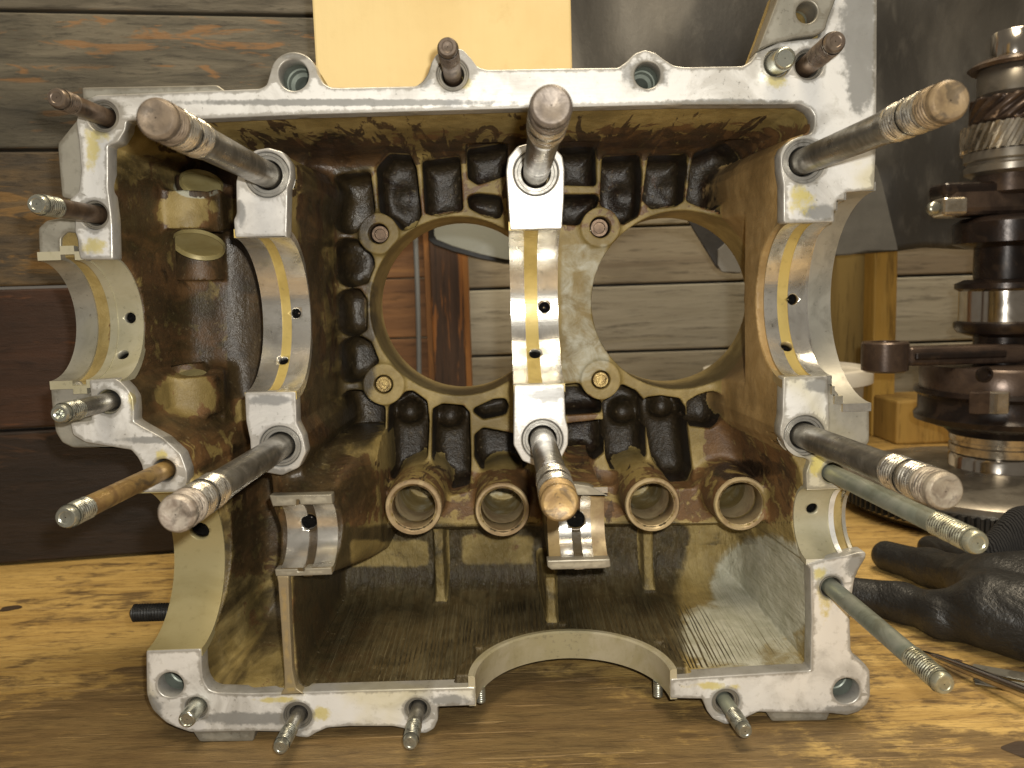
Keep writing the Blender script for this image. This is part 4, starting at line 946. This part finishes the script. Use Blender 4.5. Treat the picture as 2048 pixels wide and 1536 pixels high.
# ================================================================== LEFT DARK BOARD WALL
UP = np.array([0, 0, 1.0])
def onz(px, py, z): d = ray(px, py); t = (z-CAM[2])/d[2]; return CAM+d*t
wa, wb = onz(0, 1133, ZB), onz(345, 1108, ZB); wd = _nrm(wb-wa); wn = np.array([wd[1], -wd[0], 0])      # along wall, normal to camera
wallL = thing("plank_wall", wa, "dark stained plank wall of wide boards behind the left side of the crankcase", "wall")
right_end = float(np.dot(onplane(690, 500, wa, wn)-wa, wd)); left_end = -0.75
zs = [float(onplane(0, yy, wa, wn)[2]) for yy in (-268, 20, 300, 576, 862)]+[ZB+.001]
LW = [mat_wood("grey_brown_board", (.19, .17, .13), (.085, .075, .055), (.36, .18, .06), .3, grain=1.7, off=(0,0,0)),
      mat_wood("grey_board_orange_grain", (.19, .17, .125), (.085, .078, .06), (.34, .17, .055), .65, grain=2.2, off=(1.3,2,.5), slo=.54, knots=.75),
      mat_wood("orange_brown_board", (.17, .115, .055), (.06, .05, .038), (.30, .17, .05), .6, grain=1.9, off=(2.1,1,.1), slo=.53, knots=.8),
      mat_wood("red_brown_board", (.075, .033, .017), (.040, .020, .012), (.20, .08, .03), .5, off=(4.2,1,.7), knots=.7),
      mat_wood("black_brown_board", (.030, .019, .014), (.016, .011, .009), (.08, .04, .02), .6, off=(6.6,3,.2), slo=.58, knots=.3)]
for i in range(5):
    za, zb = zs[i], zs[i+1]
    v, f = box(left_end, right_end, 0, .02, zb+.0012, za-.0012)
    V_ = wa*[1, 1, 0]+v[:, [0]]*wd+v[:, [1]]*(-wn)*(-1 if np.dot(-wn, [0, 1, 0]) < 0 else 1)+v[:, [2]]*UP
    o = mesh_obj("plank", V_, f, LW[i], wallL, False); bevel(o, .0015)
    # local texture frame is fine in world units
# ================================================================== BACK WALL
YBW = .80
wallB = thing("grey_plank_wall", (0.2, YBW, ZB), "weathered grey board wall far behind the crankcase openings", "wall")
ys_b = [-420,-290,-160,-40,90,212,330,452,568,702,836,960]
GW = [mat_wood("weathered_board_%d" % k, c, d_, (.5, .45, .32), .35, off=(k*2.3, k, .3*k), rough=.7, knots=kn, slo=.58) for k, (c, d_, kn) in enumerate([((.44,.41,.33),(.29,.265,.20),.4), ((.38,.34,.26),(.25,.21,.155),.55), ((.46,.44,.37),(.33,.31,.25),.3)])]
zprev = None
for i in range(len(ys_b)-1):
    za = float(W(1300, ys_b[i], YBW)[2]); zb = float(W(1300, ys_b[i+1], YBW)[2])
    v, f = box(-.35, 1.1, YBW, YBW+.02, zb+.0018, za-.0018); o = mesh_obj("plank", v, f, GW[i % 3], wallB, False); bevel(o, .002)
v, f = box(-.35, 1.1, YBW+.021, YBW+.03, ZB-.1, .7); mesh_obj("backing_board", v, f, mat_plain("dark_backing", (.03, .025, .02)), wallB, False)
v, f = box(-.35, 1.1, YBW-.001, YBW+.02, ZB, float(W(1300, 962, YBW)[2])); mesh_obj("plank", v, f, GW[1], wallB, False)
# brown boards left of the post
bb = thing("brown_board_panel", W(790, 800, .74)*[1, 1, 0]+UP*ZB, "reddish brown boards left of the post behind the left cylinder opening", "boards")
BRB = mat_wood("red_brown_old_board", (.30, .155, .065), (.17, .085, .04), (.42, .22, .08), .5, off=(3, 2, 1), knots=.5)
zz = [.55, .40, .25, .13, .025, -.055, ZB]
for i in range(6):
    v, f = box(float(W(560,600,.74)[0]), float(W(856,600,.74)[0]), .74, .755, zz[i+1]+.001, zz[i]-.001); o = mesh_obj("board", v, f, BRB, bb, False); bevel(o, .0015)
post = thing("rusty_post", W(893, 600, .70)*[1, 1, 0]+UP*ZB, "dark brown post with orange worn edges seen through the left cylinder opening", "post")
PM = mat_wood("burnt_post_wood", (.085, .045, .025), (.045, .025, .017), (.40, .16, .035), .7, 'Z', off=(1, 1, 1), slo=.56, knots=.3)
v, f = box(float(W(862,600,.70)[0]), float(W(927,600,.70)[0]), .70, .735, ZB, .6); bevel(mesh_obj("post_core", v, f, PM, post, False), .002)
OE = mat_wood("orange_worn_edge", (.50, .22, .045), (.26, .11, .03), (.1, .05, .02), .6, 'Z', off=(5, 1, 1), slo=.5)
for a, b_ in ((851,863), (926,937)):
    v, f = box(float(W(a,600,.70)[0]), float(W(b_,600,.70)[0]), .703, .735, ZB, .6); mesh_obj("post_edge", v, f, OE, post, False)
# grey cable
def tube(name, pts, r, mat, parent=None, n=12, flat=1.0):
    V = []; Fc = []; pts = [np.array(p) for p in pts]
    for i, p in enumerate(pts):
        d = _nrm(pts[min(i+1, len(pts)-1)]-pts[max(i-1, 0)]); Fm = frame_to(d); rr = r[i] if hasattr(r, '__len__') else r
        for k in range(n):
            a = 2*math.pi*k/n; V.append(p+Fm[:, 0]*rr*math.cos(a)+Fm[:, 1]*rr*math.sin(a)*flat)
    for i in range(len(pts)-1):
        for k in range(n): k2 = (k+1) % n; Fc.append((i*n+k, i*n+k2, (i+1)*n+k2, (i+1)*n+k))
    Fc.append(tuple(range(n))[::-1]); Fc.append(tuple((len(pts)-1)*n+k for k in range(n)))
    return mesh_obj(name, V, Fc, mat, parent)
cb = [W(826+6*math.sin(t*3.0)+10*t, 380+560*t, .685) for t in np.linspace(0, 1, 20)]; cb[-1][2] = ZB+.003
o = tube("cable", cb, .0032, mat_plain("grey_blue_rubber", (.20, .22, .24), .45)); tag(o, "grey cable hanging down beside the brown post, seen through the left opening", "cable")
o.data.transform(Matrix.Translation(-Vector(cb[-1]))); o.location = Vector(cb[-1])
# black framed glass panel
mir = thing("framed_panel", W(930, 530, .60), "grey glassy panel in a black frame leaning behind the top of the left opening", "panel")
arcP = [(858,380),(1075,380),(1075,530),(1010,527),(960,518),(905,503),(868,490),(856,480)]
inP = [(868,384),(1068,384),(1068,519),(1012,519),(960,508),(905,492),(873,479),(868,470)]
pm = plate("frame", [XZ(arcP, .60)], .60, .625, mat_plain("black_frame_plastic", (.012, .013, .014), .4), mir, .001, dense=False)
plate("glass_pane", [XZ(inP, .597)], .597, .604, mat_plain("grey_glass", (.34, .37, .35), .12, 0, .05), mir, .0005, dense=False)
tube("frame_stay", [W(1060, 520, .61), np.array([W(1060,520,.61)[0], .66, ZB+.004])], .004, mat_plain("black_stay", (.01, .01, .01)), mir)
# ================================================================== CARDBOARD
YC = .075
cbm = NB("yellow_cardboard"); n_ = cbm.noise(7, 5, .6); n2_ = cbm.noise(260, 3)
n3_ = cbm.noise(38, 6, .7); fl_ = cbm.noise(1, 2, .5, 0, cbm.map((420, 1, 8)))
cc_ = cbm.mix(cbm.ss(n_, .35, .7), (.80, .63, .31), (.70, .52, .23)); cc_ = cbm.mix(cbm.ma('MULTIPLY', cbm.ss(n3_, .52, .72), .4), cc_, (.60, .42, .17)); cc_ = cbm.mix(cbm.ma('MULTIPLY', cbm.ss(fl_, .5, .6), .025), cc_, (.55, .40, .18))
cbmat = cbm.out(cc_, .7, 0, cbm.bump(cbm.ma('ADD', n2_, cbm.ma('MULTIPLY', fl_, .2)), .2, .0005))
x0, x1 = float(W(629,100,YC)[0]), float(W(1144,100,YC)[0])
cbx = thing("cardboard_box", ((x0+x1)/2, YC+.02, .08), "plain yellow cardboard box standing on the top side of the crankcase, behind its rim", "box")
zt_ = float(W(900, 178, .004)[2])-.0040
v, f = box(x0, x1, YC, YC+.045, zt_, .30); bx_ = mesh_obj("box_body", v, f, cbmat, cbx, False); bevel(bx_, .0012)
# ================================================================== DARK CLOTH
def cloth(name, top, bot, Y, amp, mat, label, cat="cloth", nu=60, nv=44):
    top = np.array(top, float); bot = np.array(bot, float); xs_ = np.linspace(bot[0, 0], bot[-1, 0], nu+1); V = []; Fc = []
    for px in xs_:
        yt, yb = np.interp(px, top[:, 0], top[:, 1]), np.interp(px, bot[:, 0], bot[:, 1])
        for j in range(nv+1):
            p = W(px, yb+(yt-yb)*j/nv, Y); X_, _, Z_ = p
            p[1] = Y+amp*.5*(math.sin(X_*23+math.sin(Z_*9)*1.2)*.6+.5*math.sin(X_*51+Z_*14)+.4*math.sin(Z_*31-X_*12)); V.append(p)
    for i in range(nu):
        for j in range(nv): Fc.append((i*(nv+1)+j, (i+1)*(nv+1)+j, (i+1)*(nv+1)+j+1, i*(nv+1)+j+1))
    V = np.array(V); o = mesh_obj(name, V, Fc, mat, None, True, origin=(V[:, 0].mean(), Y, V[:, 2].min()))
    m_ = o.modifiers.new("thick", 'SOLIDIFY'); m_.thickness = .003; tag(o, label, cat); return o
cl = NB("dark_grey_sheet"); na = cl.noise(6, 4, .55, .8, cl.map((1, 1, .55), (0, .3, 0))); nb_ = cl.noise(60, 5, .7, .3, cl.map((1, 1, .4), (0, .35, 0)))
cc = cl.mix(cl.ss(na, .40, .70), (.030, .029, .028), (.13, .125, .115)); cc = cl.mix(cl.ma('MULTIPLY', cl.ss(nb_, .5, .75), .15), cc, (.24, .23, .21))
CLM = cl.out(cc, .5, 0, cl.bump(nb_, .4, .002))
cloth("hanging_sheet", [(1100,-120),(2250,-120)], [(1100,405),(1560,412),(1640,500),(1700,508),(1790,502),(1840,496),(1990,500),(2250,500)], .56, .022, CLM, "large mottled dark grey sheet hanging behind the upper right of the crankcase", nu=90)
CLD = mat_plain("charcoal_cloth", (.035, .034, .036), .7, 0, .3, 50, .4)
CLG = mat_plain("grey_cloth", (.20, .20, .195), .7, 0, .15, 50, .3)
cloth("cloth_corner", [(1340,380),(1540,380)], [(1340,386),(1366,426),(1432,534),(1448,545),(1470,547),(1540,540)], .53, .003, CLD, "dark cloth corner hanging behind the top of the right cylinder opening")
cloth("cloth_corner", [(1434,500),(1450,486),(1540,478)], [(1434,530),(1442,544),(1490,546),(1540,538)], .52, .002, CLG, "pale grey cloth corner hanging in front of the dark one in the right cylinder opening")
cloth("cloth_flap", [(1600,330),(1752,330),(1762,360),(1796,498)], [(1600,515),(1700,510),(1735,503),(1796,500)], .50, .003, mat_plain("mid_grey_cloth", (.12, .118, .11), .7, 0, .2, 50, .3), "grey cloth flap hanging just right of the crankcase seal bore")
v, f = lathe([(.004, -1.0), (.004, 1.0)], 12, 'X'); o = mesh_obj("hanging_rail", v+np.array([.5, .57, float(W(1600,-125,.56)[2])]), f, STEEL, None, origin=(.5, .57, float(W(1600,-125,.56)[2]))); tag(o, "thin steel rail from which the dark sheet hangs", "rail")
# ================================================================== YELLOW TIMBERS
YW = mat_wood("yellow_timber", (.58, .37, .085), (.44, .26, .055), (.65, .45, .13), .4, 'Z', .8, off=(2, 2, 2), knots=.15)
YW2 = mat_wood("dull_yellow_timber", (.40, .29, .10), (.30, .21, .07), (.5, .36, .12), .4, 'Z', .8, off=(4, 2, 2), knots=.2)  # duller, darker yellow for the second plank
def timber(name, pxa, pxb, Y, dpth, ztop, mat, label, axis='Z'):
    a, b_ = float(W(pxa, 700, Y)[0]), float(W(pxb, 700, Y)[0]); v, f = box(a, b_, Y, Y+dpth, ZB, ztop)
    o = mesh_obj(name, v, f, mat, None, False, origin=((a+b_)/2, Y+dpth/2, ZB)); bevel(o, .002); return tag(o, label, "timber")
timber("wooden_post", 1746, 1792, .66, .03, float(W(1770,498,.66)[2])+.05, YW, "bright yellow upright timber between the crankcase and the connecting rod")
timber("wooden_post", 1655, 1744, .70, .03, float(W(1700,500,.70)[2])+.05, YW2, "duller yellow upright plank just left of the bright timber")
a, b_ = float(W(1793,850,.60)[0]), float(W(2010,850,.60)[0]); zt = float(W(1800,802,.60)[2])
v, f = box(a, b_, .60, .68, ZB, zt); o = mesh_obj("wooden_block", v, f, mat_wood("yellow_end_grain_block", (.52, .34, .095), (.38, .23, .06), (.62, .45, .16), .4, 'Z', .9, off=(7, 2, 2)), None, False, origin=((a+b_)/2, .64, ZB)); bevel(o, .003); tag(o, "square yellow timber block behind the crankshaft", "block")
# ================================================================== PLASTIC TUB
WH = mat_plain("white_plastic", (.72, .69, .62), .35, 0, .06)
tc = W(1570, 760, .56); tz = float(W(1570, 735, .56)[2]); tr = pxlen(163, .56)
tub = thing("plastic_tub", (tc[0], tc[1], ZB), "round white plastic tub with a lid behind the right side of the crankcase", "tub")
v, f = lathe([(tr*.82, 0), (tr*.84, .004), (tr*.90, tz-ZB-.012)], 56); mesh_obj("tub_body", v+[tc[0], tc[1], ZB], f, WH, tub)
v, f = lathe([(tr*.95, -.016), (tr, -.015), (tr, -.004), (tr*.985, 0), (tr*.93, .001), (tr*.91, -.003), (.001, -.003)], 56); o = mesh_obj("lid", v+[tc[0], tc[1], tz], f, WH, tub); sharp(o)
# ================================================================== CRANKSHAFT ON FLYWHEEL
YK = .33; KX = float(W(2014, 500, YK)[0]); zk = lambda py: float(W(1990, py, YK)[2]); rk = lambda n: pxlen(n, YK)
fw_t = -.160; fwz0 = ZB+.001
fw = thing("flywheel", (KX, YK, ZB), "dark flywheel with a toothed ring gear lying on the bench under the crankshaft", "flywheel")
FWM = mat_metal("grey_flywheel_steel", (.36, .33, .28), (.22, .20, .17), .32, .7, 30, (.05, .04, .03), .4)
rf = .128
v, f = lathe([(rf-.012, ZB+.001), (rf-.006, ZB+.006), (rf-.006, -.168), (rf-.010, -.1655), (.11, -.163), (.06, -.160), (.035, -.158), (.001, -.158)], 96); o = mesh_obj("flywheel_disc", v+[KX, YK, 0], f, FWM, fw); sharp(o)
def gear(r0, r1, z0, z1, nt, helix, cx, cy, duty=.5, nz=6):
    V = []; Fc = []; prof = []
    for t in range(nt):
        for fr, r in ((0, r0), (.22, r0), (.38, r1), (.38+duty*.55, r1), (.85, r0)): prof.append(((t+fr)/nt*2*math.pi, r))
    n = len(prof)
    for i in range(nz+1):
        z = z0+(z1-z0)*i/nz; tw_ = helix*i/nz
        for a, r in prof: V.append((cx+r*math.cos(a+tw_), cy+r*math.sin(a+tw_), z))
    for i in range(nz):
        for k in range(n): k2 = (k+1) % n; Fc.append((i*n+k, i*n+k2, (i+1)*n+k2, (i+1)*n+k))
    Fc.append(tuple(range(n))[::-1]); Fc.append(tuple(nz*n+k for k in range(n))); return V, Fc
V_, F_ = gear(rf-.0035, rf+.0015, -.185, -.173, 130, 0, KX, YK, nz=1); mesh_obj("ring_gear", V_, F_, BLACKOX, fw, False)
ck = thing("crankshaft", (KX, YK, -.158), "oily crankshaft standing upright on the flywheel at the right edge", "crankshaft")
def kpart(name, segs, mat, px=0, n=64, sh=40):
    cx = KX+px
    v, f = lathe([(r, z) for r, z in segs], n); o = mesh_obj(name, v+[cx, YK, 0], f, mat, ck); sharp(o, sh); return o
kpart("shaft_nose", [(rk(40), zk(118)), (rk(42), zk(112)), (rk(42), zk(70)), (rk(39), zk(66)), (rk(20), zk(66)), (rk(18), zk(74)), (.001, zk(74))], JOURN)
kpart("oil_slinger", [(rk(30), zk(134)), (rk(74), zk(140)), (rk(80), zk(134)), (rk(66), zk(124)), (rk(44), zk(119)), (rk(30), zk(117))], BRCRANK)
kpart("journal", [(rk(46), zk(140)), (rk(46), zk(118))], JOURN)
kpart("bearing_ring", [(rk(56), zk(196)), (rk(62), zk(190)), (rk(63), zk(142)), (rk(60), zk(138)), (rk(40), zk(137))], FWM)
V_, F_ = gear(rk(62), rk(74), zk(245), zk(198), 12, .9, KX, YK, .8, 10); mesh_obj("worm_gear", V_, F_, BRCRANK, ck)
kpart("journal", [(rk(48), zk(262)), (rk(48), zk(190))], BRCRANK)
V_, F_ = gear(rk(76), rk(88), zk(304), zk(252), 34, .28, KX, YK, .7, 8); o = mesh_obj("timing_gear", V_, F_, GEARM, ck); sharp(o, 30)
kpart("bearing_ring", [(rk(70), zk(352)), (rk(80), zk(346)), (rk(81), zk(334)), (rk(76), zk(330)), (rk(76), zk(326)), (rk(82), zk(322)), (rk(82), zk(306)), (rk(60), zk(304))], FWM)
kpart("crank_web", [(rk(56), zk(392)), (rk(64), zk(386)), (rk(64), zk(340)), (rk(58), zk(334))], BRCRANK)
def kslab(name, pxa, pxb, ya, yb, depth, mat, bv=.003, dy=0):
    a, b_ = float(W(pxa, 500, YK)[0]), float(W(pxb, 500, YK)[0]); v, f = box(a, b_, YK-depth/2+dy, YK+depth/2+dy, zk(yb), zk(ya)); o = mesh_obj(name, v, f, mat, ck, False); bevel(o, bv, 3); return o
kslab("connecting_rod", 1872, 2150, 372, 432, .034, BRCRANK, .006)
kslab("rod_cap", 1862, 1990, 366, 396, .026, DARKOIL, .004, -.004)
nb = kslab("rod_bolt_head", 1848, 1896, 398, 434, .020, GEARM, .003, -.018)
v, f = lathe([(rk(13), -.004), (rk(12), 0), (.001, 0)], 20, 'Y'); cB = W(1872, 416, YK-.029); mesh_obj("bolt_end", v*[1, -1, 1]+cB+[0, .001, 0], f, ZINC, nb)
kpart("crank_web", [(rk(70), zk(495)), (rk(96), zk(486)), (rk(98), zk(446)), (rk(84), zk(436)), (rk(60), zk(432))], DARKOIL)
kpart("journal", [(rk(56), zk(565)), (rk(58), zk(548)), (rk(58), zk(495)), (rk(64), zk(488))], DARKOIL)
kpart("crank_web", [(rk(78), zk(584)), (rk(90), zk(576)), (rk(90), zk(566)), (rk(72), zk(558))], DARKOIL)
kpart("journal", [(rk(82), zk(642)), (rk(82), zk(580))], JOURN)
kpart("crank_web", [(rk(60), zk(672)), (rk(84), zk(664)), (rk(90), zk(654)), (rk(90), zk(644)), (rk(80), zk(640))], DARKOIL)
kpart("journal", [(rk(54), zk(735)), (rk(54), zk(665))], DARKOIL)
# connecting rod 2, pointing left
rodz = (zk(673)+zk(730))/2
sx0 = float(W(1770, 700, YK-.02)[0])
v, f = lathe([(rk(37)*.95, -rk(30)), (rk(43), -rk(26)), (rk(43), rk(26)), (rk(40), rk(29)), (rk(26), rk(29)), (rk(26), rk(10)), (.001, rk(10))], 44)
rd = mesh_obj("connecting_rod", v+[sx0, YK-.02, rodz], f, BRCRANK, ck, label="connecting rod reaching left with its round small end"); sharp(rd)
v, f = box(sx0+rk(36), KX, YK-.030, YK-.010, rodz-rk(19), rodz+rk(18)); bevel(mesh_obj("rod_beam", v, f, BRCRANK, rd, False), .003, 3)
v, f = box(sx0+rk(46), KX-rk(40), YK-.0325, YK-.026, rodz-rk(7), rodz+rk(7)); bevel(mesh_obj("beam_rib", v, f, DARKOIL, rd, False), .0015, 2)
kpart("rod_big_end", [(rk(130), zk(780)), (rk(150), zk(776)), (rk(151), zk(734)), (rk(146), zk(727)), (rk(90), zk(724))], BRCRANK)
v, f = lathe([(rk(15), -.002), (rk(15), .0005), (rk(11), .0006), (rk(11), -.0015), (.001, -.0015)], 24, 'Y'); cB = W(1970, 749, YK-rk(151)*.93); o = mesh_obj("oil_plug", v*[1, -1, 1]+cB, f, DARKOIL, ck); sharp(o)
kpart("crank_web", [(rk(120), zk(850)), (rk(158), zk(838)), (rk(160), zk(828)), (rk(152), zk(818)), (rk(152), zk(790)), (rk(161), zk(782)), (rk(158), zk(774)), (rk(120), zk(772))], DARKOIL)
for px_, mt_ in ((1960, BRCRANK), (1998, GEARM)):
    a = W(px_, 805, YK-rk(152)*.96); v, f = lathe([(rk(18), -rk(20)), (rk(20), -rk(18)), (rk(20), rk(18)), (rk(18), rk(20))], 6); o = mesh_obj("rod_nut", v*[1, .7, 1]+a, f, mt_, ck, False)
kpart("crank_web", [(rk(94), zk(866)), (rk(112), zk(848)), (rk(120), zk(838))], DARKOIL)
kpart("bearing_ring", [(rk(86), zk(906)), (rk(92), zk(902)), (rk(92), zk(888)), (rk(87), zk(886)), (rk(87), zk(880)), (rk(92), zk(878)), (rk(92), zk(862)), (rk(86), zk(858))], GEARM)
kpart("journal", [(rk(92), -.1575), (rk(95), zk(950)), (rk(92), zk(944)), (rk(92), zk(912)), (rk(88), zk(906))], JOURN)
# ================================================================== GLOVES
def capsules(name, caps, h, mat, parent=None, k=.008, label=None, noise=.0003):
    pts = np.array([c[:3] for c in caps]+[c[3:6] for c in caps]); r = max(max(c[6], c[7]) for c in caps)
    vv = Vol(pts.min(0)-r-.006, pts.max(0)+r+.006, h); G_ = vv.g((slice(None),)*3)
    for c in caps:
        a, b2 = np.array(c[:3]), np.array(c[3:6]); ab = b2-a; L2 = max(ab @ ab, 1e-9)
        t = np.clip(((G_[0]-a[0])*ab[0]+(G_[1]-a[1])*ab[1]+(G_[2]-a[2])*ab[2])/L2, 0, 1)
        d = np.sqrt((G_[0]-a[0]-t*ab[0])**2+(G_[1]-a[1]-t*ab[1])**2+(G_[2]-a[2]-t*ab[2])**2)-(c[6]+(c[7]-c[6])*t)
        vv.add((slice(None),)*3, d, k)
    cr = np.sin(G_[0]*420+np.sin(G_[2]*300)*1.5+G_[1]*90)*np.sin(G_[0]*150+G_[1]*60); vv.D += (noise*cr).astype(np.float32)
    vv.D = np.maximum(vv.D, (ZB+.0006-G_[2]).astype(np.float32))
    P_, Q_, N_, _ = nets(vv); return fast_mesh(name, P_, Q_, N_, mat, parent, None, label)
RB = NB("wrinkled_black_rubber"); nr = RB.noise(70, 5, .6, 1.2, RB.map((1, .5, 1))); nr2 = RB.noise(600, 2)
RUB = RB.out(RB.mix(RB.ss(nr, .3, .7), (.012, .012, .012), (.022, .022, .021)), RB.ma('ADD', .30, RB.ma('MULTIPLY', nr2, .25)), 0, RB.bump(RB.ma('ADD', nr, RB.ma('MULTIPLY', nr2, .25)), .5, .003))
KN = NB("black_knit"); kv = KN.n("ShaderNodeTexWave"); KN.put(kv.inputs[0], KN.co); kv.inputs["Scale"].default_value = 260; kv.inputs["Distortion"].default_value = 3
KNIT = KN.out((.012, .012, .013), .9, 0, KN.bump(kv.outputs[1], .8, .001))
def B(px, py, zup):   # point at height zup over the bench under this pixel
    return onz(px, py, ZB+zup)
def C(a, za, b_, zb_, r0, r1): return (*B(*a, za), *B(*b_, zb_), r0, r1)
gl = thing("glove", B(1960, 1230, 0), "crumpled black rubber coated work glove lying on the bench at the right edge", "glove")
gc = [C((1775,1112),.010,(1860,1135),.012,.0100,.0108), C((1860,1135),.012,(1960,1165),.018,.0112,.014),
      C((1700,1185),.010,(1800,1205),.010,.0095,.0105), C((1800,1205),.010,(1890,1232),.012,.0105,.0115), C((1890,1232),.012,(1990,1215),.020,.0125,.018),
      C((1860,1095),.010,(1980,1130),.014,.008,.012),
      C((1960,1165),.018,(2080,1200),.022,.017,.022), C((1990,1225),.02,(2100,1250),.02,.020,.022), C((2000,1190),.02,(2120,1190),.02,.022,.025)]
capsules("palm_and_fingers", gc, .0011, RUB, gl, .007)
capsules("knit_cuff", [C((2010,1105),.030,(2060,1070),.040,.014,.018), C((2030,1120),.022,(2120,1110),.030,.018,.02)], .0014, KNIT, gl, .01)
# ================================================================== SMALL TOOLS
CH = mat_metal("chromed_steel", (.62, .60, .60), (.50, .48, .50), .15, 1.0, 60, (.2, .15, .15), .2, .05)
a, b_ = B(1846, 1304, .003), B(2100, 1405, .009)
o = tube("screwdriver", [a+(b_-a)*t for t in np.linspace(0, 1, 8)], [.0009, .0020, .0024, .0026, .0026, .0026, .0026, .0026], CH); tag(o, "thin chromed screwdriver shaft lying on the bench under the glove", "screwdriver")
gg = thing("feeler_gauge", B(2010, 1350, 0), "flat grey steel gauge strips lying under the screwdriver shaft", "gauge")
def strip(name, pts, z, th_, mat, par):
    q = [B(px, py, z) for px, py in pts]; n = len(q); V = q+[p+UP*th_ for p in q]; Fc = [tuple(range(n)), tuple(range(n, 2*n))[::-1]]+[(i, (i+1) % n, n+(i+1) % n, n+i) for i in range(n)]
    return mesh_obj(name, V, Fc, mat, par, False)
SG = mat_metal("dull_strip_steel", (.30, .29, .25), (.22, .21, .18), .4, .7)
strip("gauge_blade", [(1945,1352),(1950,1368),(2110,1395),(2110,1378)], .001, .0006, SG, gg); strip("gauge_blade", [(1942,1336),(1948,1330),(2100,1356),(2100,1372),(2000,1352)], .0022, .0006, SG, gg)
o = strip("green_sticker", [(1866,908),(1908,906),(1912,916),(1875,919)], .0, .003, mat_plain("lime_green_plastic", (.30, .62, .02), .4), None); tag(o, "small lime green plastic scrap on the bench behind the crankshaft base", "scrap")
# dark discs on the bench: knots, and one standing for a dark hole, 0.3 mm proud rings of darker wood
KNM = mat_wood("dark_disc_wood", (.07, .042, .022), (.035, .022, .013), (.16, .09, .04), .5, off=(9, 1, 2))
for px, py, r in ((2048, 1500, .006), (20, 1217, .005), (1912, 1322, .0022)):
    c = B(px, py, 0); V = [c+UP*.0003]+[c+np.array([r*(1+.18*math.sin(3*t+px))*math.cos(t)*1.3, r*(1+.15*math.sin(2*t))*math.sin(t), .0002]) for t in np.linspace(0, 2*math.pi, 24, endpoint=False)]
    mesh_obj("knot", V, [(0, i+1, (i+1) % 24+1) for i in range(24)], KNM, bench)
